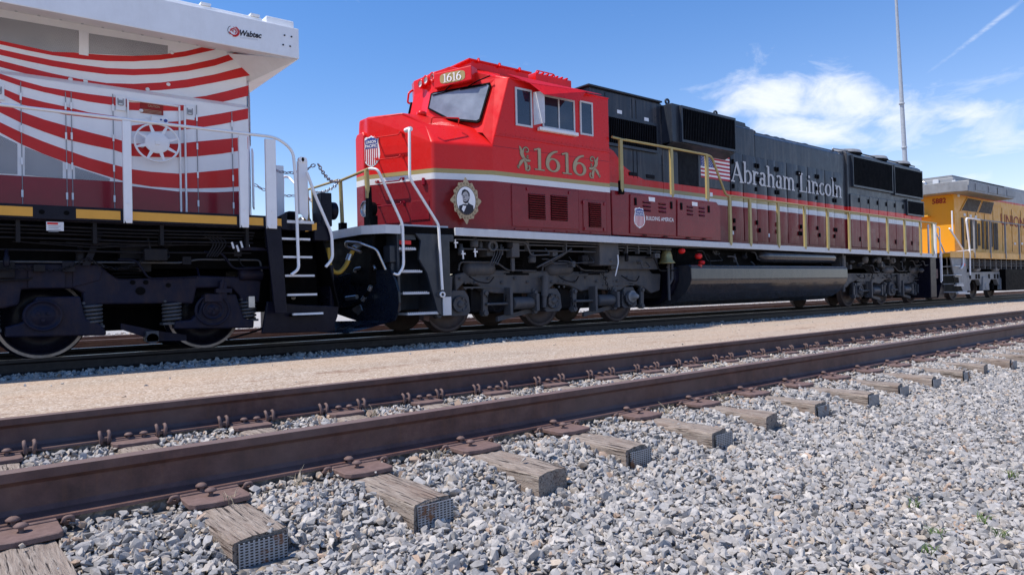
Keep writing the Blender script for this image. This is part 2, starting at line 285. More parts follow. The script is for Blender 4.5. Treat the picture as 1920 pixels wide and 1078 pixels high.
class MB:
    def __init__(s, mode=None, ref=None, ctr=None): s.v = []; s.f = []; s.mi = []; s.cur = 0; s.sm = []; s.mode = mode; s.ref = ref; s.ctr = ctr
    def add(s, vs, fs, smooth=False):
        k = len(s.v); s.v += [tuple(v) for v in vs]
        for f in fs: s.f.append(tuple(k+i for i in f)); s.mi.append(s.cur); s.sm.append(smooth)
        return s
    def mat(s, i): s.cur = i; return s
    def box(s, x0, x1, y0, y1, z0, z1):
        vs = [(x, y, z) for z in (z0, z1) for y in (y0, y1) for x in (x0, x1)]
        return s.add(vs, [(0, 2, 3, 1), (4, 5, 7, 6), (0, 1, 5, 4), (2, 6, 7, 3), (0, 4, 6, 2), (1, 3, 7, 5)])
    def poly(s, pts, d):
        """solid from an outline: pts 3D front ring, d = vector of thickness"""
        n = len(pts); d = Vector(d); a = [Vector(p) for p in pts]; b_ = [p+d for p in a]
        s.add(a+b_, [tuple(range(n)), tuple(range(2*n-1, n-1, -1))]+[(i, n+i, n+(i+1) % n, (i+1) % n) for i in range(n)]); return s
    def side(s, pts, y, th=.004):
        """outline of (x,z) on a plane facing -Y, front face at y, thickness th behind it"""
        return s.poly([(x, y, z) for x, z in pts], (0, th, 0))
    def end(s, pts, x, th=.004):
        return s.poly([(x, y, z) for y, z in pts], (th, 0, 0))
    def tube(s, path, r, n=8, smooth=True, cap=True):
        P = [Vector(p) for p in path]; k = len(P); rings = []
        prev = None
        for i, p in enumerate(P):
            tdir = (P[min(i+1, k-1)]-P[max(i-1, 0)]).normalized()
            if prev is None:
                a = tdir.orthogonal().normalized()
            else:
                a = (prev-tdir*prev.dot(tdir)); a = a.normalized() if a.length > 1e-6 else tdir.orthogonal().normalized()
            prev = a; b_ = tdir.cross(a)
            rr = r[i] if isinstance(r, (list, tuple)) else r
            rings.append([p+(a*math.cos(2*math.pi*j/n)+b_*math.sin(2*math.pi*j/n))*rr for j in range(n)])
        vs = [q for rg in rings for q in rg]
        fs = [(i*n+j, i*n+(j+1) % n, (i+1)*n+(j+1) % n, (i+1)*n+j) for i in range(k-1) for j in range(n)]
        s.add(vs, fs, smooth)
        if cap: s.add(rings[0], [tuple(range(n-1, -1, -1))]); s.add(rings[-1], [tuple(range(n))])
        return s
    def cyl(s, p0, p1, r, n=20, r1=None): return s.tube([p0, p1], [r, r if r1 is None else r1], n)
    def lathe(s, c, prof, axis='y', n=32, smooth=True, closed=False):
        """prof list of (radius, offset along axis)"""
        vs = []
        for rr, o in prof:
            for j in range(n):
                a = 2*math.pi*j/n; p, q = rr*math.cos(a), rr*math.sin(a)
                vs.append({'y': (c[0]+p, c[1]+o, c[2]+q), 'x': (c[0]+o, c[1]+p, c[2]+q), 'z': (c[0]+p, c[1]+q, c[2]+o)}[axis])
        k = len(prof); fs = [(i*n+j, i*n+(j+1) % n, ((i+1) % k)*n+(j+1) % n, ((i+1) % k)*n+j) for i in range(k if closed else k-1) for j in range(n)]
        return s.add(vs, fs, smooth)
    def build(s, name, mats, parent=None, bevel=0, seg=2, dro=False, origin=None):
        if name in SPLIT and parent is not None:
            par = list(range(len(s.v)))
            def fd(i):
                while par[i] != i: par[i] = par[par[i]]; i = par[i]
                return i
            for f in s.f:
                for k in f[1:]: par[fd(k)] = fd(f[0])
            comp = {}
            for i in range(len(s.v)): comp.setdefault(fd(i), []).append(i)
            if 1 < len(comp) <= 60:
                o = None
                for ids in comp.values():
                    sub = MB(s.mode, s.ref if s.ref is not None else min(min(v[1] for v in s.v), 2*10.2125-max(v[1] for v in s.v)), s.ctr); mp = {i: k for k, i in enumerate(ids)}; sub.v = [s.v[i] for i in ids]
                    for f, mi_, sm_ in zip(s.f, s.mi, s.sm):
                        if f[0] in mp: sub.f.append(tuple(mp[i] for i in f)); sub.mi.append(mi_); sub.sm.append(sm_)
                    o = sub._build(name, mats, parent, bevel, seg, dro, origin)
                return o
        return s._build(name, mats, parent, bevel, seg, dro, origin)
    def _build(s, name, mats, parent=None, bevel=0, seg=2, dro=False, origin=None):
        vs = [droop(v) for v in s.v] if dro else s.v
        rt_ = parent
        while rt_ is not None and rt_.parent is not None: rt_ = rt_.parent
        if rt_ in FIT:
            ys_ = [v[1] for v in vs]; yr0 = min(min(ys_), 2*10.2125-max(ys_))
            if s.ref is not None: yr0 = s.ref
            if s.mode == 'raw': pass
            elif s.mode == 'skew':
                out = []
                for v in vs:
                    ya = min(v[1], 2*10.2125-v[1]); k_ = min(max((7.5-v[0])/2.5, 0), 1); out.append(fit_point(v, 8.68+(ya-8.68)*k_))
                vs = out
            elif s.mode == 'round':
                c0 = s.ctr; c1 = fit_point(c0, yr0); k_ = ZS+ZX*c0[0]; vs = [(c1[0]+(v[0]-c0[0])*k_, v[1]+DY, v[2]*k_) for v in vs]
            else: vs = [fit_point(v, yr0) for v in vs]
        if isinstance(mats, str): mats = [mats]
        A = np.array([tuple(v) for v in vs])
        if origin is None: origin = Vector(((A[:, 0].min()+A[:, 0].max())/2, (A[:, 1].min()+A[:, 1].max())/2, A[:, 2].min()))
        else: origin = Vector(origin)
        me = bpy.data.meshes.new(name); me.from_pydata([Vector(v)-origin for v in vs], [], s.f)
        bm = bmesh.new(); bm.from_mesh(me); bmesh.ops.recalc_face_normals(bm, faces=bm.faces); bm.to_mesh(me); bm.free()
        me.polygons.foreach_set('material_index', s.mi); me.polygons.foreach_set('use_smooth', s.sm)
        for mm in mats: me.materials.append(MATS[mm])
        o = bpy.data.objects.new(name, me); link(o)
        if parent is not None: o.parent = parent; o.location = origin-WO[parent]
        else: o.location = origin
        WO[o] = origin
        if bevel:
            b = o.modifiers.new('bevel', 'BEVEL'); b.width = bevel; b.segments = seg; b.limit_method = 'ANGLE'; b.angle_limit = R_(30); b.harden_normals = False
        return o
def fillet(path, r=.06, n=5):
    P = [Vector(p) for p in path]; out = [P[0]]
    for i in range(1, len(P)-1):
        a, b, c = P[i-1], P[i], P[i+1]; la, lc = (a-b).length, (c-b).length; rr = min(r, la*.45, lc*.45)
        p0 = b+(a-b)/la*rr; p1 = b+(c-b)/lc*rr
        for k in range(n+1):
            u_ = k/n; out.append(p0*(1-u_)**2+b*2*u_*(1-u_)+p1*u_**2)
    out.append(P[-1]); return out
def yp(pts, y): return [(x, y, z) for x, z in pts]
def copy_tree(o, parent=None, d=None):
    c = o.copy(); COL.objects.link(c)
    if parent is not None: c.parent = parent
    if d is not None: c.location = o.location+Vector(d)
    for ch in [x for x in ALLKIDS.get(o, [])]: copy_tree(ch, c)
    return c
ALLKIDS = {}
def index_kids():
    ALLKIDS.clear()
    for x in COL.objects:
        if x.parent: ALLKIDS.setdefault(x.parent, []).append(x)
# ---- lettering: built-in sans glyphs turned into thin solid meshes
def text_mb(mb, s, p0, p1, h, normal=(0, -1, 0), ext=.003, shear=0, bold=0, updir=(0, 0, 1)):
    cu = bpy.data.curves.new('t', 'FONT'); cu.body = s; cu.shear = shear; cu.offset = bold; cu.resolution_u = 3
    o = bpy.data.objects.new('t', cu); COL.objects.link(o)
    dg = bpy.context.evaluated_depsgraph_get(); dg.update(); me = bpy.data.meshes.new_from_object(o.evaluated_get(dg))
    V = np.array([v.co[:] for v in me.vertices]); F = [tuple(p.vertices) for p in me.polygons]
    bpy.data.objects.remove(o); bpy.data.curves.remove(cu)
    x0, x1 = V[:, 0].min(), V[:, 0].max(); capb = 0.0; capt = V[:, 1].max()
    p0 = Vector(p0); p1 = Vector(p1); nrm = Vector(normal); U = Vector(updir)
    vs = [p0+(p1-p0)*((v[0]-x0)/(x1-x0))+U*(h*(v[1]-capb)/(capt-capb))+nrm*ext for v in V]
    mb.add(vs, F); bpy.data.meshes.remove(me)
    return mb
# ---- lettering: serif glyphs from stems (s), elliptical arcs (a) and serifs; unit = cap height 1
G = {
 'A': (.78, [('s', .10, 0, .40, 1, .05), ('s', .38, 1, .70, 0, .12), ('s', .2, .34, .58, .34, .05), ('h', .0, .24, 0), ('h', .56, .82, 0)]),
 'b': (.62, [('s', .14, 0, .14, 1.06, .10), ('a', .33, .32, .20, .32, -110, 130), ('h', .02, .2, 1.06)]),
 'r': (.46, [('s', .14, 0, .14, .66, .10), ('a', .30, .44, .15, .2, 40, 160), ('h', .02, .28, 0), ('h', .02, .14, .66)]),
 'a': (.54, [('s', .38, 0, .38, .5, .10), ('a', .25, .48, .14, .17, 0, 150), ('a', .23, .18, .15, .18, 40, 330), ('h', .36, .50, 0)]),
 'h': (.64, [('s', .14, 0, .14, 1.06, .10), ('a', .31, .42, .17, .22, 0, 170), ('s', .48, 0, .48, .44, .10), ('h', .02, .26, 0), ('h', .38, .60, 0), ('h', .02, .14, 1.06)]),
 'm': (.96, [('s', .14, 0, .14, .66, .10), ('a', .30, .42, .16, .22, 0, 170), ('s', .46, 0, .46, .44, .10), ('a', .62, .42, .16, .22, 0, 170), ('s', .78, 0, .78, .44, .10), ('h', .02, .26, 0), ('h', .36, .56, 0), ('h', .68, .90, 0), ('h', .02, .14, .66)]),
 'L': (.66, [('s', .17, 0, .17, 1, .12), ('h', .02, .32, 1), ('h', .02, .60, 0), ('s', .58, 0, .60, .28, .05)]),
 'i': (.32, [('s', .15, 0, .15, .66, .10), ('h', .02, .28, 0), ('h', .02, .15, .66), ('s', .15, .84, .15, .96, .11)]),
 'n': (.64, [('s', .14, 0, .14, .66, .10), ('a', .31, .42, .17, .22, 0, 170), ('s', .48, 0, .48, .44, .10), ('h', .02, .26, 0), ('h', .38, .60, 0), ('h', .02, .14, .66)]),
 'c': (.50, [('a', .26, .32, .20, .32, 45, 320)]),
 'o': (.56, [('a', .27, .32, .21, .32, 0, 360)]),
 'l': (.32, [('s', .15, 0, .15, 1.06, .10), ('h', .02, .28, 0), ('h', .02, .15, 1.06)]),
 '1': (.42, [('s', .22, 0, .22, .98, .105), ('s', .03, .88, .22, .97, .06), ('h', .04, .40, 0)]),
 '6': (.62, [('a', .30, .30, .21, .29, 0, 360), ('a', .52, .34, .43, .62, 95, 180)]),
 ' ': (.30, []),
}
def serif(mb, s, p0, p1, h, wk=1.0, normal=(0, -1, 0), ext=.003, swell=0.0):
    tot = sum(G[c][0] for c in s); p0 = Vector(p0); p1 = Vector(p1); U = Vector((0, 0, 1)); nr = Vector(normal)
    X = lambda u_, v_: p0+(p1-p0)*(u_/tot)+U*(h*v_)+nr*ext
    kk = [0]
    def lift():
        kk[0] += 1; return nr*(.00035*(kk[0] % 9))
    def quad(a, b, wa, wb=None):
        wb = wa if wb is None else wb
        d = Vector((b[0]-a[0], b[1]-a[1])); d = d.normalized() if d.length else Vector((1, 0)); n = Vector((-d.y, d.x))
        a2 = (a[0]-d.x*swell, a[1]-d.y*swell); b2 = (b[0]+d.x*swell, b[1]+d.y*swell)
        q = [(a2[0]+n.x*wa, a2[1]+n.y*wa), (a2[0]-n.x*wa, a2[1]-n.y*wa), (b2[0]-n.x*wb, b2[1]-n.y*wb), (b2[0]+n.x*wb, b2[1]+n.y*wb)]
        lf = lift(); mb.add([X(*k)+lf for k in q], [(0, 1, 2, 3)])
    x = 0
    for c in s:
        wd, st = G[c]
        for e in st:
            if e[0] == 's': quad((x+e[1], e[2]), (x+e[3], e[4]), e[5]*.5*wk+swell)
            elif e[0] == 'h': quad((x+e[1], abs(e[3]-.0)), (x+e[2], e[3]), .026*wk+swell)
            else:
                _, cx, cy, rx, ry, a0, a1 = e; n = 14; lf = lift()
                for k in range(n):
                    t0 = R_(a0+(a1-a0)*k/n); t1 = R_(a0+(a1-a0)*(k+1)/n)
                    w0 = (.028+.034*abs(math.cos(t0)))*wk+swell
                    w1 = (.028+.034*abs(math.cos(t1)))*wk+swell
                    q = [(x+cx+(rx+w0)*math.cos(t0), cy+(ry+w0)*math.sin(t0)), (x+cx+(rx-w0)*math.cos(t0), cy+(ry-w0)*math.sin(t0)), (x+cx+(rx-w1)*math.cos(t1), cy+(ry-w1)*math.sin(t1)), (x+cx+(rx+w1)*math.cos(t1), cy+(ry+w1)*math.sin(t1))]
                    mb.add([X(*k_)+lf for k_ in q], [(0, 1, 2, 3)])
        x += wd
    return mb
def shield_out(cx, cz, w_, h_):
    o = [(0, 1), (.16, .93), (.40, .90), (.62, .93), (.86, .80), (.80, .55), (.84, .42), (.97, .05), (1.0, -.28), (.86, -.6), (.5, -.82), (0, -1)]
    pts = o+[(-a, b) for a, b in o[-2:0:-1]]
    return [(cx+a*w_/2, cz+b*h_/2) for a, b in pts]

# ------------------------------------------------------------------ ground
def h_near(x, y):
    if y < 1.2: return -.395
    if y < 2.25: return -.395+.070*(y-1.2)/1.05
    if y < 2.36: return -.325
    if y < 2.80: return -.325+.100*(y-2.36)/.44
    if y < 4.92: return -.222
    return -.17
def struct(o): o['kind'] = 'structure'; return o
mb = MB(); mb.add([(-900, -900, -.45), (900, -900, -.45), (900, 1500, -.45), (-900, 1500, -.45)], [(0, 1, 2, 3)])
struct(mb.build('ground', 'far_gravel'))
mb = MB(); mb.add([(-60, 9.0, -.235), (220, 9.0, -.235), (220, 160, -.30), (-60, 160, -.30)], [(0, 1, 2, 3)]); mb.add([(-60, 9.0, -.235), (220, 9.0, -.235), (220, 8.9, -.40), (-60, 8.9, -.40)], [(0, 1, 2, 3)])
struct(mb.build('gravel_yard', 'far_gravel'))
mb = MB()
ys = [-3, .4, 1.2, 1.7, 2.25, 2.40, 2.6, 2.85, 3.2, 3.9, 4.6, 4.93]
for i in range(len(ys)-1):
    mb.add([(-8, ys[i], h_near(0, ys[i]+1e-4)-.012), (90, ys[i], h_near(0, ys[i]+1e-4)-.012), (90, ys[i+1], h_near(0, ys[i+1]-1e-4)-.012), (-8, ys[i+1], h_near(0, ys[i+1]-1e-4)-.012)], [(0, 1, 2, 3)])
for yc_ in (3.19, 4.695): mb.box(-8, 90, yc_-.066, yc_+.066, -.24, -.189)
struct(mb.build('ballast_bed', 'ballast_bed'))
# paved strip, slightly uneven edge on the loco side
mb = MB(); e = []
xs = [-8+.35*i for i in range(300)]
for x in xs: e.append((x, 8.40+.07*math.sin(x*1.7)+.05*math.sin(x*4.1)+random.uniform(-.03, .03)))
vs = []
for x, ye in e: vs += [(x, 4.92, -.105), (x, 6.6, -.098), (x, ye-.3, -.115), (x, ye, -.13), (x, ye+.06, -.30)]
mb.add(vs, [(5*i+j, 5*(i+1)+j, 5*(i+1)+j+1, 5*i+j+1) for i in range(len(e)-1) for j in range(4)])
vs = []
for x, ye in e: vs += [(x, 4.92, -.105), (x, 4.92, -.30)]
mb.add(vs, [(2*i, 2*i+1, 2*i+3, 2*i+2) for i in range(len(e)-1)])
struct(mb.build('paved_strip', 'tan_paving'))
mb = MB(); mb.add([(-8, 8.3, -.20), (90, 8.3, -.20), (90, 9.05, -.175), (-8, 9.05, -.175)], [(0, 1, 2, 3)]); mb.add([(-8, 9.05, -.175), (90, 9.05, -.175), (90, 11.5, -.175), (-8, 11.5, -.175)], [(0, 1, 2, 3)])
struct(mb.build('loco_track_bed', 'ballast_bed'))

# ---- crushed stones: 28 angular shapes, placed as real meshes
def hull(seed):
    r = random.Random(seed); bm = bmesh.new()
    sx, sy, sz = r.uniform(.8, 1.3), r.uniform(.62, 1.0), r.uniform(.34, .6)
    for _ in range(r.randint(11, 17)):
        v = Vector((r.gauss(0, 1), r.gauss(0, 1), r.gauss(0, 1))).normalized()*r.uniform(.82, 1.05); bm.verts.new((v.x*sx, v.y*sy, v.z*sz))
    res = bmesh.ops.convex_hull(bm, input=bm.verts)
    bmesh.ops.delete(bm, geom=[g for g in res['geom_interior'] if isinstance(g, bmesh.types.BMVert)], context='VERTS')
    bmesh.ops.triangulate(bm, faces=bm.faces); bm.verts.index_update()
    V = np.array([v.co[:] for v in bm.verts]); F = np.array([[q.index for q in f.verts] for f in bm.faces]); bm.free(); return V, F
HULLS = [hull(i) for i in range(28)]
PAL = np.array([1.0, .95, .89])*.94*np.array([[.37, .37, .375], [.43, .43, .43], [.31, .315, .325], [.50, .49, .475], [.39, .395, .405], [.24, .245, .25], [.46, .41, .35], [.44, .335, .26], [.56, .545, .52], [.41, .385, .36]])
def stones(name, pts, size, probs, label, tilt=.5):
    n = len(pts); vid = rng.integers(0, len(HULLS), n); allv = []; allf = []; allc = []; off = 0
    q = rng.normal(size=(n, 4)); q[:, 1:3] *= tilt; q /= np.linalg.norm(q, axis=1)[:, None]
    w_, x, y, z = q.T
    Rm = np.stack([1-2*(y*y+z*z), 2*(x*y-z*w_), 2*(x*z+y*w_), 2*(x*y+z*w_), 1-2*(x*x+z*z), 2*(y*z-x*w_), 2*(x*z-y*w_), 2*(y*z+x*w_), 1-2*(x*x+y*y)], 1).reshape(n, 3, 3)
    sz = size*np.exp(np.clip(rng.normal(0, .33, n), -.9, .62)); colr = PAL[rng.choice(len(PAL), n, p=probs)]*rng.uniform(.86, 1.14, (n, 1))
    for k, (V, F) in enumerate(HULLS):
        ii = np.where(vid == k)[0]
        if len(ii) == 0: continue
        vv = np.einsum('nij,vj->nvi', Rm[ii], V)*sz[ii][:, None, None]+pts[ii][:, None, :]
        m_ = len(V); allv.append(vv.reshape(-1, 3)); allf.append((F[None]+(np.arange(len(ii))*m_)[:, None, None]).reshape(-1, 3)+off)
        allc.append(np.repeat(colr[ii], len(F), 0)); off += m_*len(ii)
    V = np.concatenate(allv); F = np.concatenate(allf); Cc = np.concatenate(allc)
    me = bpy.data.meshes.new(name); me.vertices.add(len(V)); me.vertices.foreach_set('co', V.astype(np.float32).ravel())
    me.loops.add(len(F)*3); me.loops.foreach_set('vertex_index', F.astype(np.int32).ravel())
    me.polygons.add(len(F)); me.polygons.foreach_set('loop_start', np.arange(0, len(F)*3, 3, dtype=np.int32)); me.polygons.foreach_set('loop_total', np.full(len(F), 3, dtype=np.int32))
    me.polygons.foreach_set('use_smooth', np.zeros(len(F), dtype=bool)); me.update(calc_edges=True)
    ca = me.color_attributes.new('stone_col', 'FLOAT_COLOR', 'CORNER')
    c4 = np.concatenate([np.repeat(Cc, 3, 0), np.ones((len(F)*3, 1))], 1); ca.data.foreach_set('color', c4.astype(np.float32).ravel())
    me.materials.append(MATS['stone']); o = bpy.data.objects.new(name, me); link(o); o['kind'] = 'stuff'; o['label'] = label; o['category'] = 'gravel'; return o
PG = [.17, .20, .12, .10, .15, .06, .07, .02, .06, .05]; PB = [.12, .13, .08, .10, .10, .05, .16, .12, .06, .08]
HF = np.vectorize(h_near)
def scatter(x0, x1, y0, y1, dens, lift, zf):
    n = int((x1-x0)*(y1-y0)*dens); P_ = np.stack([rng.uniform(x0, x1, n), rng.uniform(y0, y1, n)], 1)
    return np.column_stack([P_, zf(P_)+rng.uniform(*lift, n)])
def wedge(P_):   # drop what stands well outside any sensible view of this place
    x, y = P_[:, 0], P_[:, 1]; return P_[(x > -.75*y-.5) & (x < 7.0*y+5.0)]
TIE_X0, TIE_D, TIE_W = .872, .663, .205
def off_tie(P_):
    k = np.round((P_[:, 0]-TIE_X0)/TIE_D); d = np.abs(P_[:, 0]-(TIE_X0+k*TIE_D))
    return P_[~((d < TIE_W/2+.004) & (P_[:, 1] > 2.41))]
zfn = lambda P_: HF(P_[:, 0], P_[:, 1])
a = wedge(np.concatenate([scatter(-2.2, 14.5, .4, 3.06, 2300, (-.012, .010), zfn), scatter(-2.2, 14.5, .4, 3.0, 800, (.002, .018), zfn)]))
a = off_tie(a); a[:, 2] += np.where(a[:, 1] > 2.92, -.012, 0)
far_ = scatter(14.5, 24, .4, 3.06, 1100, (-.010, .014), zfn); a = np.concatenate([a, off_tie(wedge(far_))])
f_ = off_tie(wedge(scatter(-2.2, 14, .5, 3.05, 600, (-.004, .012), zfn))); stones('grit', f_, .007, PB, 'fine tan chips between the larger stones')
soil = (a[:, 1] > 2.80) & (rng.random(len(a)) < .6); stones('ballast', a[soil], .016, PB, 'tan and brown stone along the camera side of the nearest rail'); a = a[~soil]
stones('ballast', a, .0185, PG, 'loose grey crushed stone in front of the nearest rail')
a = off_tie(wedge(np.concatenate([scatter(-2.2, 14.5, 3.03, 3.10, 1500, (-.012, .004), lambda P_: -.205+0*P_[:, 1]), scatter(-3, 19, 4.54, 4.62, 1500, (-.012, .004), lambda P_: -.205+0*P_[:, 1])])))
stones('ballast', a, .015, PB, 'small crushed stone packed under the feet of the rusty rails')
b_ = off_tie(wedge(scatter(-4.5, 19.5, 3.30, 4.55, 1300, (-.012, .012), zfn)))
stones('ballast', b_, .019, PB, 'tan and grey crushed stone between the two rusty rails')
a = scatter(-4, 38, 8.36, 9.38, 560, (-.015, .02), lambda P_: -.195+.03*(P_[:, 1]-8.4)); a = a[(a[:, 1] > 8.50+.12*np.sin(a[:, 0]*1.9)) | (rng.random(len(a)) < .25)]
sp_ = scatter(-4, 38, 8.1, 8.6, 12, (.0, .008), lambda P_: -.118+0*P_[:, 1])
a = np.concatenate([a, sp_]); stones('ballast', a, .026, PG, 'crushed stone along the near rail of the locomotive track')
a = scatter(-4, 36, 9.7, 11.0, 120, (-.01, .02), lambda P_: -.18+0*P_[:, 1]); c2 = scatter(-9, 50, 11.2, 21.0, 85, (-.005, .02), lambda P_: -.235+0*P_[:, 1])
stones('ballast', np.concatenate([a, c2]), .036, [.12, .24, .06, .18, .12, .02, .08, .02, .13, .03], 'pale stone beneath and beyond the locomotives')
a = wedge(scatter(-3, 36, 5.0, 8.4, 2.2, (.0, .004), lambda P_: -.102+0*P_[:, 1])); a2 = wedge(scatter(-2, 14, 2.45, 3.0, 26, (0, .003), lambda P_: -.196+0*P_[:, 1])); a2 = a2[np.abs((a2[:, 0]-TIE_X0+TIE_D/2) % TIE_D-TIE_D/2) < .075]; stones('grit', a2, .010, PG, 'small chips lying on the wooden ties')
stones('grit', a, .013, [.2, .1, .2, .05, .1, .15, .05, .05, .05, .05], 'loose chips scattered over the tan paved strip')

# ------------------------------------------------------------------ rusty foreground track
RP = [(-.0365, -.002), (-.033, 0), (.033, 0), (.0365, -.002), (.0365, -.036), (.020, -.046), (.010, -.056), (.009, -.10), (.009, -.142), (.022, -.160), (.080, -.175), (.083, -.186), (-.083, -.186), (-.080, -.175), (-.022, -.160), (-.009, -.142), (-.009, -.10), (-.010, -.056), (-.020, -.046), (-.0365, -.036)]
def rail(name, y, x0, x1, mats, label, group, top=None):
    mb = MB(); n = len(RP); xs = [x0+(x1-x0)*i/40 for i in range(41)]
    vs = [(x, y+a, z+b) for x in xs for a, b in RP for z in (0,)]
    mb.add(vs, [(i*n+j, i*n+(j+1) % n, (i+1)*n+(j+1) % n, (i+1)*n+j) for i in range(40) for j in range(n)])
    mb.add([(x0, y+a, b) for a, b in RP], [tuple(range(n))]); mb.add([(x1, y+a, b) for a, b in RP], [tuple(range(n))])
    if top: mb.mat(1); mb.box(x0, x1, y-.026, y+.026, .0005, .0022)
    return tag(mb.build(name, mats, None, origin=(0, y, -.186)), label, 'rail', group)
NEAR, FAR = 3.19, 4.695
rn = rail('steel_rail', NEAR, -7, 60, 'rail_rust', 'rusty brown rail nearest the camera, crossing the whole foreground', 'rails of the rusty foreground track')
rf = rail('steel_rail', FAR, -7, 60, 'rail_rust', 'second rusty rail, beside the tan paved strip, with looped clips on its inner foot', 'rails of the rusty foreground track')
def anchor(x, y, side, par):
    """clip hooked under the rail foot; side = -1 towards the camera"""
    mb = MB()
    if par is rn:
        mb.tube(fillet([(x-.016, y+side*.02, -.196), (x-.016, y+side*.082, -.204), (x-.015, y+side*.105, -.196), (x-.012, y+side*.108, -.180), (x+.012, y+side*.108, -.180), (x+.015, y+side*.105, -.196), (x+.016, y+side*.082, -.204), (x+.016, y+side*.02, -.196)], .012, 4), .0085, 6)
        mb.box(x-.014, x+.014, y+side*.092, y+side*.080, -.212, -.198)
        return mb.build('rail_anchor', 'plate_rust', par)
    for dx in (-.018, .018):
        pts = [(x+dx, y+side*.010, -.198), (x+dx, y+side*.062, -.200), (x+dx, y+side*.088, -.190), (x+dx*1.1, y+side*.094, -.170), (x+dx*1.35, y+side*.088, -.142), (x+dx*1.3, y+side*.070, -.128), (x+dx*1.2, y+side*.055, -.132)]
        mb.tube(fillet(pts, .02, 4), [.0105]*len(fillet(pts, .02, 4)), 6)
    mb.box(x-.02, x+.02, y+side*.082-.007, y+side*.082+.007, -.180, -.162); mb.cyl((x-.02, y+side*.084, -.165), (x+.02, y+side*.084, -.165), .009, 8)
    return mb.build('rail_anchor', 'plate_rust', par)
NT = 27
for i in range(-3, NT-1):
    xc = TIE_X0+i*TIE_D
    if xc < 14:
        for s in (-1, 1): anchor(xc+s*(.150+random.uniform(-.006, .008)), NEAR, -1, rn)
    if xc > -2.5:
        for s in (-1, 1): anchor(xc+s*(.150+random.uniform(-.008, .008)), FAR, -1, rf)
ORD = ['first', 'second', 'third', 'fourth', 'fifth', 'sixth', 'seventh', 'eighth', 'ninth', 'tenth', 'eleventh', 'twelfth', 'thirteenth', 'fourteenth', 'fifteenth', 'sixteenth', 'seventeenth', 'eighteenth', 'nineteenth', 'twentieth', 'twenty-first', 'twenty-second', 'twenty-third', 'twenty-fourth', 'twenty-fifth', 'twenty-sixth']
def tie_mesh(seed, yend, zt):
    r = random.Random(seed); mb = MB(); nx, ny = 6, 26; W = TIE_W-.01
    y0, y1 = yend, 5.40; H = .17
    top = []; 
    ph = r.uniform(0, 6)
    for j in range(ny+1):
        y = y0+(y1-y0)*j/ny
        for i_ in range(nx+1):
            x = -W/2+W*i_/nx+(.012*math.sin(j*.7+ph) if i_ in (0, nx) else 0)*r.uniform(.2, 1)
            if j == 0: y += r.uniform(0, .012)
            worn = .004*max(0, abs(i_-nx/2)/(nx/2)-.5)*2+(.012*r.random() if (i_ in (0, nx) and r.random() < .4) else 0)
            if y < NEAR-.2: worn += r.uniform(0, .005)+(.004 if i_ % 2 else 0)
            top.append((x, y, zt-worn))
    n = len(top); M = nx+1
    fs = [(j*M+i_, j*M+i_+1, (j+1)*M+i_+1, (j+1)*M+i_) for j in range(ny) for i_ in range(nx)]
    mb.add(top, fs, True)
    L = [(top[j*M][0]-.006, top[j*M][1], top[j*M][2]-.012) for j in range(ny+1)]; L2 = [(-W/2-.004, p[1], zt-H) for p in L]
    Rr = [(top[j*M+nx][0]+.006, top[j*M+nx][1], top[j*M+nx][2]-.012) for j in range(ny+1)]; R2 = [(W/2+.004, p[1], zt-H) for p in Rr]
    for A_, B_ in (([top[j*M] for j in range(ny+1)], L), (L, L2), ([top[j*M+nx] for j in range(ny+1)], Rr), (Rr, R2)):
        mb.add(A_+B_, [(j, j+1, ny+2+j, ny+1+j) for j in range(ny)], False)
    front = [top[i_] for i_ in range(M)]+[Rr[0], R2[0], L2[0], L[0]]; mb.add(front, [tuple(range(len(front)))])
    return mb
def spike(mb, x, y, z, sc=1.0):
    mb.tube([(x, y, z-.02), (x, y+.004, z+.022*sc)], .0085, 6); mb.lathe((x, y+.006, z+.022*sc), [(0.001, .016), (.013, .014), (.024, .006), (.023, .000), (.012, -.004)], 'z', 10)
def plate_mb(xc, yr, z, out):
    """tie plate with shoulders, longer on the field side (out = -1 camera side)"""
    W = .120; a, b = (yr-.262, yr+.15) if out < 0 else (yr-.21, yr+.17); mb = MB()
    c = .035
    ring = [(xc-W, a+c), (xc-W+.02, a+.008), (xc-W*.2, a-.012), (xc+W-.012, a), (xc+W, a+.02), (xc+W, b), (xc-W, b)]
    mb.poly([(x, y, z+.016) for x, y in ring], (0, 0, -.022))
    mb.box(xc-W+.003, xc+W-.003, yr-.100, yr-.082, z+.010, z+.023); mb.box(xc-W+.003, xc+W-.003, yr+.082, yr+.100, z+.010, z+.023)
    return mb
vis = [i for i in range(-1, NT-1)]
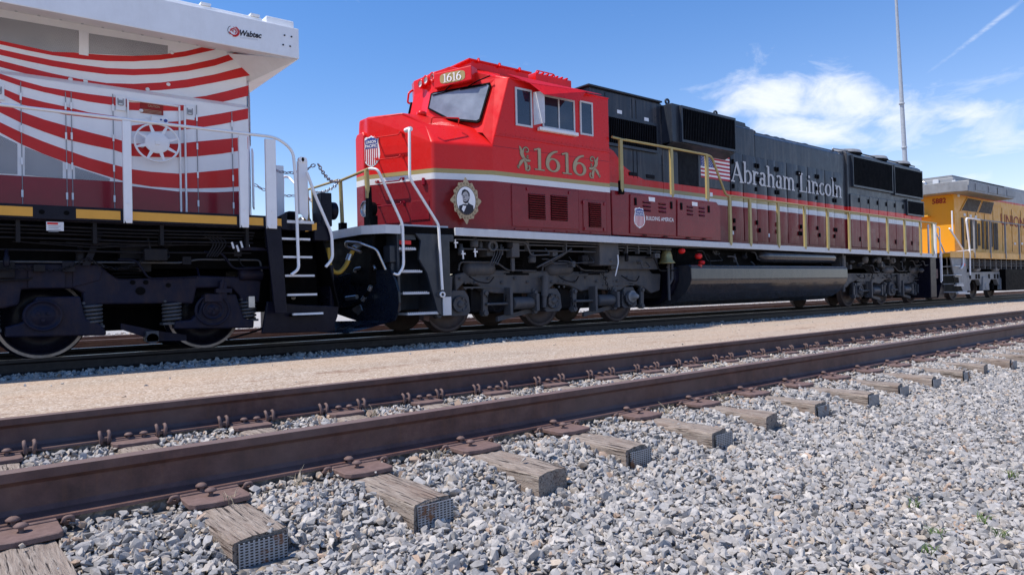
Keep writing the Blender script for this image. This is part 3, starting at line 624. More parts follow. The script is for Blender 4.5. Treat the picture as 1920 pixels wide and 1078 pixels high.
for i in range(-2, NT-1):
    xc = TIE_X0+i*TIE_D+random.uniform(-.008, .008); yend = 2.43+random.uniform(-.05, .05); zt = -.208
    k = i+1
    if k < 0: lab = 'weathered wooden tie end beyond the left edge of the foreground track'
    elif k == 0: lab = 'worn wooden tie cut off by the bottom left corner of the photo'
    elif k == 1: lab = 'split grey wooden tie with punched end plate, first whole one from the left'
    elif k < 17: lab = 'weathered wooden tie under the rusty rails, %s whole one from the left' % ORD[k-1]
    else: lab = 'distant tie seen only between the two rusty rails, %s from the left' % ORD[k-1]
    root = thing('railroad_tie', lab, 'railroad tie', (xc, 3.94, -.38), 'ties of the rusty foreground track')
    mb = tie_mesh(i+50, yend, zt); mb.v = [(x+xc, y, z) for x, y, z in mb.v]; mb.build('timber', 'tie_wood', root, origin=(xc, 3.94, -.38))
    if i not in (2, 5, 11, 14):
        mb = MB(); W = TIE_W-.03; mb.box(xc-W/2+random.uniform(0, .012), xc+W/2, yend-.0035, yend+.001, zt-.125, zt-.014-random.uniform(0, .012)); mb.build('end_plate', 'end_plate', root, origin=(xc+.003, yend, zt-.125))
    for yr, o_ in ((NEAR, -1), (FAR, 1)):
        pl = plate_mb(xc, yr, zt+.004, o_).build('tie_plate', 'plate_rust', root, bevel=.003, seg=1)
        mb = MB(); spike(mb, xc+random.uniform(-.03, -.015), yr-.084, zt+.022, 1.0); mb.build('spike', 'plate_rust', pl)
        mb = MB()
        if o_ < 0: spike(mb, xc-.012+random.uniform(-.015, .015), yr-.165, zt+.020, .8)
        else: spike(mb, xc+.055, yr-.098, zt+.022, 1.0)
        mb.build('spike', 'plate_rust', pl)
# ------------------------------------------------------------------ locomotive track, far track
rail('steel_rail', 9.591, -9, 120, ['rail_dark', 'rail_shiny'], 'dark near rail with a bright running line under the locomotives', 'rails under the locomotives', True)
rail('steel_rail', 11.096, -9, 120, ['rail_dark', 'rail_shiny'], 'far rail under the locomotives, seen through the gaps between wheels', 'rails under the locomotives', True)
rail('steel_rail', 13.4, -30, 70, 'rail_rust', 'rusty rail lying beyond the locomotives, nearer of the two behind them', 'rails of the track behind the locomotives')
rail('steel_rail', 14.9, -30, 70, 'rail_rust', 'farthest rusty rail, in the pale gravel behind the locomotives', 'rails of the track behind the locomotives')

# ------------------------------------------------------------------ shared running gear
YC = 10.2125
TR = 9.25
def wheelset(par, x, near_rim=False):
    """two flanged wheels and an axle; faces turned towards both sides"""
    for sgn, y0 in ((-1, 9.46), (1, 10.965)):
        mb = MB('round', TR, (x, y0, 0)); o = lambda v: v*sgn
        prof = [(.10, .075), (.13, .075), (.16, .03), (.40, .005), (.435, .04), (.450, .052), (.505, .052), (.508, .045), (.512, -.040), (.535, -.050), (.538, -.068), (.52, -.078), (.40, -.065), (.16, -.03), (.10, -.05)]
        mb.lathe((x, y0, .508), [(r, o(d)) for r, d in prof], 'y', 48)
        if near_rim: mb.mat(1); mb.lathe((x, y0+o(.0535), .508), [(.470, 0), (.470, o(.003)), (.506, o(.003)), (.508, 0)], 'y', 48, False); mb.mat(0)
        mb.lathe((x, y0, .508), [(.0, o(.085)), (.08, o(.085)), (.10, o(.06))], 'y', 24)
        mb.build('wheel', ['navy' if near_rim else 'wheel_steel', 'wheel_rim'], par)
    MB('round', TR, (x, 9.5, 0)).cyl((x, 9.5, .508), (x, 10.92, .508), .09).build('axle', 'black', par)
def chain(mb, pts, r=.022, n=None):
    P = [Vector(p) for p in pts]; L = sum((P[i+1]-P[i]).length for i in range(len(P)-1)); n = n or int(L/(r*2.3)); seg = 0; acc = 0
    for k in range(n):
        t_ = (k+.5)*L/n; a = 0
        for i in range(len(P)-1):
            l = (P[i+1]-P[i]).length
            if t_ <= a+l or i == len(P)-2: u_ = (t_-a)/l; c = P[i].lerp(P[i+1], u_); d = (P[i+1]-P[i]).normalized(); break
            a += l
        e1 = d.orthogonal().normalized(); e2 = d.cross(e1); e = e1 if k % 2 else e2
        ring = [c+d*math.cos(q)*r*1.35+e*math.sin(q)*r*.75 for q in [2*math.pi*j/8 for j in range(9)]]
        mb.tube(ring, r*.28, 4, cap=False)
    return mb
def sag(a, b, s, n=8):
    a, b = Vector(a), Vector(b); return [a.lerp(b, k/n)-Vector((0, 0, s*4*(k/n)*(1-k/n))) for k in range(n+1)]
def truck(parent, x0, mirror, mat):
    """three-axle truck; x0 = leading axle, axles 2.07 m apart"""
    L = 4.145; X = (lambda s: x0+L-s) if mirror else (lambda s: x0+s)
    t_ = MB(None, TR); t_.box(min(X(-.3), X(4.4)), max(X(-.3), X(4.4)), 9.7, 10.72, .62, .95); t_.box(min(X(1.2), X(2.9)), max(X(1.2), X(2.9)), 9.3, 11.1, .95, 1.1)
    for k in (.75, 2.8, 4.6): t_.box(min(X(k), X(k+.6)), max(X(k), X(k+.6)), 9.75, 10.7, .3, .85)
    root = t_.build('truck', 'black', parent, bevel=.02)
    F = FRAME
    for yy in (9.10, 11.17):
        mb = MB(None, TR); mb.poly([(X(s-4.6), yy, z) for s, z in F], (0, .17, 0)); mb.build('side_frame', mat, root, bevel=.025, seg=2)
        mb = MB(None, TR)
        for s0, s1, z0, z1 in ((.35, 1.0, 1.02, 1.06), (2.2, 3.0, 1.02, 1.06), (.1, .9, .80, .83), (3.4, 4.3, .80, .83)): mb.box(min(X(s0), X(s1)), max(X(s0), X(s1)), yy-.02, yy, z0, z1)
        for s0 in (.15, .28, 2.25, 2.38, 3.72, 3.84):
            for zz in (.80, .90): mb.cyl((X(s0), yy-.012, zz), (X(s0), yy+.01, zz), .022, 8)
        mb.build('rib', mat, root)
    for s0, s1 in ((.42, 1.66), (2.48, 3.72)): MB(None, TR).box(min(X(s0), X(s1)), max(X(s0), X(s1)), 9.32, 11.1, .34, .80).build('traction_motor', 'pipe_dark', root, bevel=.04)
    for k, s in enumerate((0, 2.07, 4.14)):
        wheelset(root, X(s))
        for yy, sg in ((9.06, 1), (11.36, -1)):
            mb = MB(None, TR); q = .15
            mb.poly([(X(s)+a, yy+sg*.02, .508+b_) for a, b_ in ((-.22, -.14), (-.15, -.20), (.16, -.20), (.23, -.13), (.20, .14), (.12, .26), (-.12, .26), (-.20, .12))], (0, sg*.20, 0))
            mb.lathe((X(s), yy, .52), [(.0, -.035*sg), (.05, -.035*sg), (.06, -.01*sg), (q*.8, -.01*sg), (q*.86, -.035*sg), (q, -.03*sg), (q*1.02, .03*sg)], 'y', 20)
            for a in range(6): mb.cyl((X(s)+.11*math.cos(a*1.047), yy-.03*sg, .52+.11*math.sin(a*1.047)), (X(s)+.11*math.cos(a*1.047), yy, .52+.11*math.sin(a*1.047)), .02, 6)
            mb.build('journal_box', mat, root, bevel=.012)
            if k == 2 and yy < 10 and not mirror: MB(None, TR).lathe((X(s)+.05, yy-.04, .56), [(0, -.12), (.04, -.12), (.055, -.08), (.075, -.06), (.08, 0), (.13, .01)], 'y', 18).build('axle_generator', 'uc_grey', root)
    for s in (-.30, 1.78):
        for yy in (9.0, 11.42): MB(None, TR).cyl((X(s), yy, .40), (X(s+.05), yy, 1.02), .045, 12).cyl((X(s+.02), yy, .62), (X(s+.05), yy, 1.02), .065, 12).build('damper', mat, root)
    for s in (.95, 3.02):
        for yy in (9.03, 11.39):
            mb = MB(None, TR); a, b_ = sorted((X(s+.12), X(s+.58)))
            mb.lathe((a, yy, .50), [(.02, 0), (.115, 0), (.12, .03), (.12, b_-a-.06), (.10, b_-a), (.03, b_-a)], 'x', 20)
            mb.box(b_, b_+.07, yy-.13, yy+.13, .34, .68); mb.box(a-.10, a-.04, yy-.09, yy+.1, .28, .80); mb.cyl((a-.55, yy, .50), (a, yy, .50), .03, 8)
            mb.build('brake_cylinder', mat, root, bevel=.006, seg=1)
            MB(None, TR).poly([(X(s+.35)+dx*(-1 if mirror else 1), yy+.05, z) for dx, z in ((-.50, .26), (.30, .40), (.33, .32), (-.50, .17))], (0, .06, 0)).build('brake_lever', mat, root)
    for s in (.45, 2.28):
        mb = MB(None, TR); a, b_ = sorted((X(s-.32), X(s+.32)))
        mb.lathe((a, 9.16, 1.16), [(.0, 0), (.10, .02), (.145, .08), (.15, .12), (.15, b_-a-.12), (.12, b_-a-.03), (.02, b_-a)], 'x', 24); mb.build('air_cylinder', mat, root)
        MB(None, TR).tube(fillet([(a-.15, 9.05, 1.12), (a-.12, 9.05, 1.28), (b_, 9.05, 1.28), (b_+.25, 9.06, 1.13), (b_+.9, 9.06, 1.12)], .08), .018, 6).build('air_pipe', mat, root)
    for s in (1.25, 3.05):
        for yy in (9.25, 11.17):
            mb = MB(None, TR)
            for k in range(6): mb.lathe((X(s), yy, 1.08+k*.062), [(.12, 0), (.215, .004), (.215, .034), (.12, .038)], 'z', 20)
            mb.box(X(s)-.28, X(s)+.28, yy-.16, yy+.2, 1.04, 1.08); mb.build('rubber_spring', 'black', root)
    for k in range(16):
        s0 = -.25+k*.29; mb = MB(None, TR); mb.lathe((X(s0), 9.10, .98 if k % 2 else .90), [(0, -.03), (.028, -.03), (.032, 0)], 'y', 6); mb.build('bolt_head', mat, root)
    for s in (-.42, .52, 1.62, 2.6, 3.68, 4.5):
        mb = MB(None, TR); xx = X(s); mb.poly([(xx-.05, 9.06, .28), (xx+.05, 9.06, .28), (xx+.07, 9.06, .74), (xx-.03, 9.06, .78)], (0, .06, 0)).cyl((xx, 9.03, .34), (xx, 9.16, .34), .05, 10).cyl((xx+.02, 9.03, .70), (xx+.02, 9.16, .70), .04, 10); mb.build('brake_hanger', mat, root, bevel=.006, seg=1)
    for s in (-.55, 1.50, 3.56):
        mb = MB(None, TR); a_ = X(s); sgn = -1 if mirror else 1; mb.poly([(a_+sgn*.0, 9.30, .26), (a_+sgn*.10, 9.30, .22), (a_+sgn*.16, 9.30, .52), (a_+sgn*.10, 9.30, .80), (a_+sgn*.02, 9.30, .80), (a_+sgn*.07, 9.30, .5)], (0, .14, 0)); mb.build('brake_shoe', 'plate_rust', root)
    for s in (.2, 2.2, 3.9): MB(None, TR).tube(fillet([(X(s), 9.06, 1.02), (X(s+.1), 8.98, .92), (X(s+.35), 8.98, .88), (X(s+.5), 9.04, 1.0)], .08), .013, 6).build('brake_hose', 'pipe_dark', root)
    mb = MB(None, TR)
    for s in (.55, 1.55, 2.45, 3.9): chain(mb, sag((X(s), 9.04, .68), (X(s+.42), 9.04, .66), .32), .026)
    chain(mb, [(X(3.35), 9.05, 1.1), (X(3.5), 9.05, .78), (X(3.62), 9.06, .45), (X(3.9), 9.06, .40)], .026)
    mb.build('safety_chain', 'pipe_dark', root)
    return root
FRAME = [(a, b) for a, b in [(4.497, 1.053), (4.737, 1.109), (5.159, 1.135), (5.631, 1.14), (6.024, 1.117), (6.574, 1.128), (7.456, 1.103), (8.126, 1.089), (8.318, 1.22), (9.267, 1.232), (9.438, 1.066), (9.714, 1.059), (9.671, 0.723), (9.392, 0.663), (9.196, 0.786), (8.783, 0.84), (8.459, 0.744), (8.108, 0.757), (7.711, 0.794), (7.38, 0.746), (7.065, 0.819), (6.704, 0.862), (6.504, 0.756), (6.074, 0.731), (5.36, 0.745), (5.099, 0.782), (4.942, 0.875), (4.67, 0.895), (4.507, 0.794)]]
FRAME = [(s+.05, z-.05 if z < .80 else z) for s, z in FRAME]

# ------------------------------------------------------------------ red and slate six-axle locomotive
LOCO = thing('diesel_locomotive', 'red, maroon and slate diesel locomotive numbered 1616, in the middle of the line', 'locomotive', (15, YC+DY, 0), 'locomotives standing in line'); FIT.add(LOCO)
def P(name, mb, mats, bevel=0, seg=2, par=None, dro=True, label=None):
    o = mb.build(name, mats, par or LOCO, bevel, seg, dro)
    if label: o['label'] = label
    return o
def both(pts): return pts
YM = lambda y: 2*YC-y
# underframe, sill, deck
P('underframe', MB().box(3.3, 23.0, 9.35, YM(9.35), 1.42, 1.70).box(3.4, 23.0, 8.80, YM(8.80), 1.66, 1.71).box(3.0, 3.5, 9.0, YM(9.0), .9, 1.7), 'black')
for sy in (0, 1):
    f = (lambda y: y) if sy == 0 else YM
    mb = MB(); y0, y1 = sorted((f(8.62), f(8.66)))
    mb.box(4.32, 22.75, y0, y1, 1.705, 1.842)
    P('side_sill', mb, 'silver_trim', .006)
P('deck', MB().box(3.98, 22.9, 8.662, YM(8.662), 1.715, 1.835).poly([(2.88, 8.95, 1.70), (3.12, 8.66, 1.70), (3.98, 8.662, 1.70), (3.98, YM(8.662), 1.70), (3.12, YM(8.66), 1.70), (2.88, YM(8.95), 1.70)], (0, 0, .13)), 'black')
# front platform edge, white
mb = MB(); ring = [(2.86, YM(8.93)), (2.86, 8.93), (3.09, 8.635), (3.34, 8.635)]
for a, b in zip(ring, ring[1:]):
    mb.add([(a[0], a[1], 1.70), (b[0], b[1], 1.70), (b[0], b[1], 1.84), (a[0], a[1], 1.84), (a[0]+.03, a[1]+.02, 1.70), (b[0]+.03, b[1]+.02, 1.70), (b[0]+.03, b[1]+.02, 1.84), (a[0]+.03, a[1]+.02, 1.84)], [(0, 1, 2, 3), (4, 7, 6, 5), (0, 3, 7, 4), (1, 5, 6, 2), (3, 2, 6, 7), (0, 4, 5, 1)])
mb.box(3.40, 4.25, 8.72, 8.75, 1.842, 1.87)
P('platform_edge', mb, 'silver_trim')
# maroon walkway boxes beside the hood
top = 2.775
mb = MB()
mb.side([(7.93, 1.845), (11.35, 1.845), (11.35, 2.66), (11.22, top), (7.93, top)], 8.675, 3.07)
P('walkway_box', mb, 'maroon', .015)
for (a, b) in ((8.40, 9.79), (9.83, 11.02)):
    P('box_door', MB().side([(a, 1.90), (b, 1.90), (b, 2.72), (a+.03, 2.73)], 8.652, .022), 'maroon', .008)
mb = MB()
for (a, b, n) in ((8.40, 9.79, 3), (9.83, 11.02, 3)):
    w_ = b-a
    for c in (.36, .70):
        for k in range(n): mb.lathe((a+w_*c, 8.652, 2.64-.085*k), [(.0, -.03)], 'y', 3) if 0 else mb.poly([(a+w_*(c-.085), 8.655, 2.62-.085*k), (a+w_*(c+.085), 8.655, 2.62-.085*k), (a+w_*(c+.075), 8.632, 2.585-.085*k), (a+w_*(c-.075), 8.632, 2.585-.085*k)], (0, .004, -.004))
P('louvre', mb, 'maroon')
mb = MB()
for (a, b, n) in ((8.40, 9.79, 3), (9.83, 11.02, 3)):
    w_ = b-a
    for c in (.36, .70):
        for k in range(n): mb.box(a+w_*(c-.08), a+w_*(c+.08), 8.646, 8.650, 2.563-.085*k, 2.588-.085*k)
    for c in (.12, .90): mb.box(a+w_*c-.028, a+w_*c+.028, 8.638, 8.655, 2.50, 2.66)
    for c in (.3, .75): mb.box(a+w_*c-.06, a+w_*c+.06, 8.643, 8.655, 1.865, 1.885)
P('box_latch', mb, 'black')
mb = MB()
for x in (9.05, 10.42): mb.box(x-.09, x+.09, 8.643, 8.650, 2.62, 2.71)
P('notice', mb, 'white_band')
# cab and nose: mirrored half outlines
def mirrored(mb, polys):
    for p in polys:
        mb.add(p, [tuple(range(len(p)))]); q = [(x, YM(y), z) for x, y, z in p]; mb.add(q, [tuple(range(len(q)-1, -1, -1))])
    return mb
# nose
nf = Vector((3.28, 10.05, 0)); nb_ = Vector((4.09, 8.97, 0))
zb = 1.84
A_ = (3.28, 10.05); K_ = (3.60, 9.42); B_ = (4.05, 9.03); B2 = (4.09, 8.97)
A2_ = (3.29, 10.08); K_ = (3.74, 9.50); B_ = (4.12, 9.25)
nose = [
 [(A_[0], A_[1], zb), (B2[0], B2[1], zb), (B2[0], B2[1], 3.37), (A_[0], A_[1], 3.40)],
 [(A_[0], A_[1], 3.40), (B2[0], B2[1], 3.37), (B_[0], B_[1], 3.73), (K_[0], K_[1], 3.97), (A2_[0], A2_[1], 3.98)],
 [(B2[0], B2[1], zb), (5.12, 8.68, zb), (5.12, 8.68, 3.36), (B2[0], B2[1], 3.37)],
 [(B2[0], B2[1], 3.37), (5.12, 8.68, 3.36), (5.28, 8.95, 3.72), (B_[0], B_[1], 3.73)],
 [(B_[0], B_[1], 3.73), (5.28, 8.95, 3.72), (4.80, 9.60, 4.04), (K_[0], K_[1], 3.97)],
 [(K_[0], K_[1], 3.97), (4.80, 9.60, 4.04), (4.5, YC, 4.08), (A2_[0], YC, 4.0), (A2_[0], A2_[1], 3.98)],
 [(A_[0], YC, zb), (A_[0], A_[1], zb), (A_[0], A_[1], 3.40), (A_[0], YC, 3.40)],
 [(A_[0], YC, 3.40), (A_[0], A_[1], 3.40), (A2_[0], A2_[1], 3.98), (A2_[0], YC, 4.0)],
]
NOSE = mirrored(MB('skew'), nose); bm_nose = P('nose', NOSE, 'cab_paint', 0, dro=False)
def weld(o, wdt, seg=4):
    bm = bmesh.new(); bm.from_mesh(o.data); bmesh.ops.remove_doubles(bm, verts=bm.verts, dist=.002); bmesh.ops.recalc_face_normals(bm, faces=bm.faces)
    bm.to_mesh(o.data); bm.free(); b = o.modifiers.new('bevel', 'BEVEL'); b.width = wdt; b.segments = seg; b.limit_method = 'ANGLE'; b.angle_limit = R_(12)
    for p in o.data.polygons: p.use_smooth = False
weld(bm_nose, .035, 3)
P('nose_door', MB('skew').poly([(3.22, 10.09, 1.86), (3.22, 10.37, 1.86), (3.22, 10.37, 3.62), (3.22, 10.33, 3.70), (3.22, 10.13, 3.72), (3.22, 10.09, 3.64)], (.12, 0, 0)), 'cab_paint', .03, 3, dro=False)
# cab: windshield zone leans back, side walls upright
S = 8.68
cabp = [
 [(5.12, S, zb), (7.90, S, zb), (7.90, S, 4.66), (5.50, S, 4.66), (5.12, S, 3.36)],
 [(5.12, S, 3.36), (5.50, S, 4.66), (5.36, 8.92, 4.70), (5.02, 8.86, 3.62)],
 [(5.02, 8.86, 3.62), (5.36, 8.92, 4.70), (4.52, 9.92, 4.70), (4.36, 9.92, 4.02), (4.74, 9.50, 3.78)],
 [(4.36, 9.92, 4.02), (4.52, 9.92, 4.70), (4.50, YC, 4.70), (4.34, YC, 4.0)],
 [(5.50, S, 4.66), (7.90, S, 4.66), (7.90, 9.35, 4.98), (5.45, 9.35, 4.98), (5.36, 8.92, 4.74)],
 [(5.45, 9.35, 4.98), (7.90, 9.35, 4.98), (7.90, YC, 5.06), (5.2, YC, 5.06), (4.75, 9.62, 5.02)],
 [(5.36, 8.92, 4.70), (5.36, 8.92, 4.74), (5.45, 9.35, 4.98), (4.75, 9.62, 5.02), (4.52, 9.92, 4.98), (4.52, 9.92, 4.70)],
 [(4.52, 9.92, 4.98), (4.75, 9.62, 5.02), (5.2, YC, 5.06), (4.50, YC, 5.0)],
 [(4.50, YC, 4.70), (4.52, 9.92, 4.70), (4.52, 9.92, 4.98), (4.50, YC, 5.0)],
 [(7.90, S, zb), (7.90, YC, zb), (7.90, YC, 5.06), (7.90, 9.35, 4.98), (7.90, S, 4.66)],
 [(5.50, S, 4.66), (5.36, 8.92, 4.74), (5.36, 8.92, 4.70)],
]
cabo = P('cab', mirrored(MB('skew'), cabp), 'cab_paint', 0, dro=False); weld(cabo, .03, 3)
# windshield: pane plus black gasket
def on_quad(a, b, c, d, u_, v_): return (Vector(a)*(1-u_)+Vector(b)*u_)*(1-v_)+(Vector(d)*(1-u_)+Vector(c)*u_)*v_
for mir in (0, 1):
    mf = (lambda p: p) if not mir else (lambda p: (p[0], YM(p[1]), p[2]))
    qa, qb, qc, qd = (4.36, 9.92, 4.02), (5.02, 8.86, 3.62), (5.36, 8.92, 4.70), (4.52, 9.92, 4.70)
    nrm = (Vector(qb)-Vector(qa)).cross(Vector(qd)-Vector(qa)).normalized(); nrm = nrm if nrm.x < 0 else -nrm
    def wp(u_, v_, off): return mf(tuple(on_quad(qa, qb, qc, qd, u_, v_)+nrm*off))
    oo = [(.02, .34), (.40, .13), (.88, .15), (.93, .19), (.965, .86), (.94, .91), (.06, .81), (.02, .77)]
    ii = [(.045, .365), (.41, .165), (.87, .185), (.91, .22), (.94, .845), (.925, .87), (.07, .775), (.045, .745)]
    mb = MB('skew'); mb.poly([wp(a, b, .03) for a, b in oo], Vector(nrm if not mir else (nrm.x, -nrm.y, nrm.z))*-.035); fr = P('windshield_gasket', mb, 'black', dro=False)
    mb = MB('skew'); mb.poly([wp(a, b, .034) for a, b in ii], Vector(nrm if not mir else (nrm.x, -nrm.y, nrm.z))*-.004); P('windshield', mb, 'glass_shield', dro=False)
    if not mir:
        mb = MB('skew')
        for (ua, va, ub, vb) in ((.45, .97, .25, .80), (.95, 1.0, .62, .86)): mb.tube([wp(ua, va, .09), wp((ua+ub)/2, (va+vb)/2, .10), wp(ub, vb, .05)], .012, 6)
        mb.tube([wp(.06, .72, .045), wp(.48, .83, .045)], .010, 6); mb.tube([wp(.50, .81, .045), wp(.90, .865, .045)], .010, 6)
        P('windshield_wiper', mb, 'black', dro=False)
# number boards with headlights between
mb = MB('skew'); mb.poly([(4.50, 9.78, 4.62), (4.96, 9.12, 4.66), (4.96, 9.12, 4.93), (4.50, 9.78, 4.90)], (.22, .15, .02))
nbx = P('number_board_housing', mb, 'red', .012, dro=False)
mb = MB('skew'); n_ = Vector((-.82, -.57, 0)); e_ = Vector((.57, -.82, 0)); c0 = Vector((4.73, 9.45, 4.775))+n_*.004
ovr = [c0+e_*(.27*math.copysign(abs(math.cos(t))**.5, math.cos(t)))+Vector((0, 0, .10*math.copysign(abs(math.sin(t))**.5, math.sin(t)))) for t in [2*math.pi*k/24 for k in range(24)]]
mb.poly(ovr, -n_*.004); P('number_board', mb, 'gold', par=nbx, dro=False)
mb = MB('skew'); a = c0-e_*.20+n_*.006; b = c0+e_*.20+n_*.006; serif(mb, '1616', (a.x, a.y, 4.70), (b.x, b.y, 4.70), .155, 1.15, tuple(n_), .0); P('number', mb, 'white_band', par=nbx, dro=False)
fb = [(6.762, 10.95, 4.388), (6.705, 10.62, 4.35), (6.701, 10.62, 4.209), (6.758, 10.95, 4.224)]
mb = MB('raw'); mb.poly([(x-.0+.03, y, z) for x, y, z in [(fb[0][0]-.03, fb[0][1]+.05, fb[0][2]+.06), (fb[1][0]+.02, fb[1][1]-.05, fb[1][2]+.06), (fb[2][0]+.02, fb[2][1]-.05, fb[2][2]-.05), (fb[3][0]-.03, fb[3][1]+.05, fb[3][2]-.06)]], (.30, .10, .03)); mb2 = P('number_board_housing', mb, 'red', .012, dro=False)
P('number_board', MB('raw').poly([(x+.022, y, z) for x, y, z in fb], (.006, 0, 0)), 'gold', par=mb2, dro=False)
lp_ = [(6.551, 10.02, 4.336), (6.519, 10.18, 4.316), (6.507, 10.34, 4.292)]
mb = MB('raw'); c0_, c1_ = lp_[0], lp_[2]
mb.poly([(c0_[0]+.14, c0_[1]-.12, c0_[2]-.16), (c0_[0]+.14, c0_[1]-.12, c0_[2]+.10), (c1_[0]+.14, c1_[1]+.10, c1_[2]+.12), (c1_[0]+.14, c1_[1]+.10, c1_[2]-.16)], (.45, 0, 0)); hb = P('headlight_casing', mb, 'red', .04, 3, dro=False)
for (x, y, z) in lp_:
    mb = MB('raw'); mb.lathe((x, y, z), [(.058, -.01), (.080, -.02), (.084, .01), (.078, .18)], 'x', 20); mb.mat(1).lathe((x, y, z), [(0, .02), (.04, .015), (.068, .0)], 'x', 20); P('headlight', mb, ['red', 'lens'], par=hb, dro=False)
# roof: hatches, lifting rim
mb = MB('skew'); mb.poly([(5.15, 9.45, 5.02), (6.55, 9.45, 5.0), (6.55, 11.0, 5.0), (5.15, 11.0, 5.02)], (0, 0, .17)); mb.box(5.08, 6.62, 9.42, 11.02, 5.165, 5.20)
for x in (5.3, 5.8, 6.3): mb.cyl((x, 9.40, 5.15), (x, 9.43, 5.22), .03, 8)
P('roof_hatch', mb, 'red', .02, dro=False)
mb = MB('skew'); mb.box(6.72, 7.68, 9.42, 10.9, 4.98, 5.20)
for k in range(7): mb.box(6.76+.13*k, 6.80+.13*k, 9.40, 10.9, 5.20, 5.235)
mb.tube(fillet([(6.8, 9.5, 5.2), (6.8, 9.5, 5.29), (7.3, 9.5, 5.29), (7.3, 9.5, 5.2)]), .014, 6)
P('air_conditioner', mb, 'red', .012, dro=False)
# sun shade over the side windows
sh = [(6.051, 4.365), (6.889, 4.377), (7.085, 4.598)]; sh0 = [(5.458, 4.692), (7.701, 4.77)]
tp_ = [(sh0[0][0], 8.655, 4.695), (sh0[1][0], 8.655, 4.70)]
mb = MB(None, 8.66); front = [(sh[2][0]-.02, 8.44, sh[2][1]), (sh[1][0], 8.42, sh[1][1]), (sh[0][0], 8.42, sh[0][1]), ((sh[0][0]+sh0[0][0])/2+.1, 8.56, (sh[0][1]+4.69)/2+.05)]
mb.poly([tp_[0], tp_[1]]+front, (0, .006, .016))
P('sun_shade', mb, 'red', .004, dro=False)
# side windows
wins = [((5.62, 5.99), (3.79, 4.50)), ((6.22, 7.00), (3.83, 4.47)), ((7.13, 7.46), (3.82, 4.50))]
for k, ((a, b), (c, d)) in enumerate(wins):
    fr = MB('skew'); q = .035
    fr.box(a, b, S-.022, S-.002, c, c+q).box(a, b, S-.022, S-.002, d-q, d).box(a, a+q, S-.0215, S-.002, c+q, d-q).box(b-q, b, S-.0215, S-.002, c+q, d-q)
    if k == 1: fr.box((a+b)/2-.015, (a+b)/2+.015, S-.02, S-.002, c+q, d-q)
    wo_ = P('window', fr, 'silver_trim', dro=False)
    P('pane', MB('skew').box(a+.01, b-.01, S-.010, S-.001, c+.01, d-.01), 'glass_dark', par=wo_, dro=False)
P('arm_rest', MB('skew').box(6.10, 7.02, S-.09, S-.002, 3.755, 3.82), 'white_paint', .01, dro=False)
P('wind_deflector', MB('skew').poly([(6.02, S-.01, 3.85), (6.12, S-.20, 3.86), (6.12, S-.20, 4.46), (6.02, S-.01, 4.47)], (.01, 0, 0)), 'cloud_plate', dro=False)
P('drip_rail', MB('skew').box(5.16, 7.89, S-.018, S-.001, 3.545, 3.565).box(5.30, 7.9, S-.014, S-.001, 4.655, 4.675), 'red', dro=False)
sm2 = MB('skew')
for x in (5.48, 7.06, 7.78): sm2.box(x-.004, x+.004, S-.003, S+.001, 1.86, 2.70)
sm2.box(5.14, 7.88, S-.003, S+.001, 3.352, 3.360)
P('weld_seam', sm2, 'deep_red', dro=False)
sm2 = MB('skew')
for k in range(26): sm2.lathe((5.2+.105*k, S-.001, 3.60), [(0, -.006), (.007, -.005), (.009, 0)], 'y', 6)
for k in range(24): sm2.lathe((5.62+.095*k, S-.001, 4.63), [(0, -.006), (.007, -.005), (.009, 0)], 'y', 6)
P('rivet', sm2, 'red', dro=False)
# numbers and scrolls
mb = MB('skew'); serif(mb, '1616', (6.00, S, 3.02), (7.30, S, 3.00), .415, 1.0, swell=.014, ext=.002); P('number_shadow', mb, 'gold_shadow', dro=False)
mb = MB('skew'); serif(mb, '1616', (6.00, S, 3.02), (7.30, S, 3.00), .415, 1.0, ext=.0065); P('number', mb, 'gold_trim', dro=False)
def spiral(c, r0, r1, a0, a1, n=22): return [(c[0]+(r0+(r1-r0)*k/n)*math.cos(R_(a0+(a1-a0)*k/n)), c[1]+(r0+(r1-r0)*k/n)*math.sin(R_(a0+(a1-a0)*k/n))) for k in range(n+1)]
RK = [0]
def ribbon(mb, pts, w0, w1, y):
    n = len(pts); RK[0] += 1; y = y-.0004*(RK[0] % 6)
    for i in range(n-1):
        t0 = i/(n-1); t1 = (i+1)/(n-1); wa = w0+(w1-w0)*t0; wb = w0+(w1-w0)*t1
        ax, az_ = pts[i]; bx, bz = pts[i+1]; d = Vector((bx-ax, bz-az_)).normalized(); nx_, nz_ = -d.y, d.x
        mb.add([(ax+nx_*wa, y, az_+nz_*wa), (ax-nx_*wa, y, az_-nz_*wa), (bx-nx_*wb, y, bz-nz_*wb), (bx+nx_*wb, y, bz+nz_*wb)], [(0, 1, 2, 3)])
def leaf(mb, a, b, w_, y, bend=0):
    RK[0] += 1; y = y-.0004*(RK[0] % 6); a = Vector(a); b = Vector(b); d = b-a; n = Vector((-d.y, d.x)).normalized(); up_, dn_ = [], []
    for k in range(9):
        t = k/8; c = a+d*t+n*bend*math.sin(t*math.pi); ww = w_*math.sin(math.pi*min(1, t*.95+.05))**.8
        up_.append((c.x+n.x*ww, y, c.y+n.y*ww)); dn_.append((c.x-n.x*ww, y, c.y-n.y*ww))
    r_ = up_+dn_[::-1]; mb.add(r_, [tuple(range(len(r_)))])
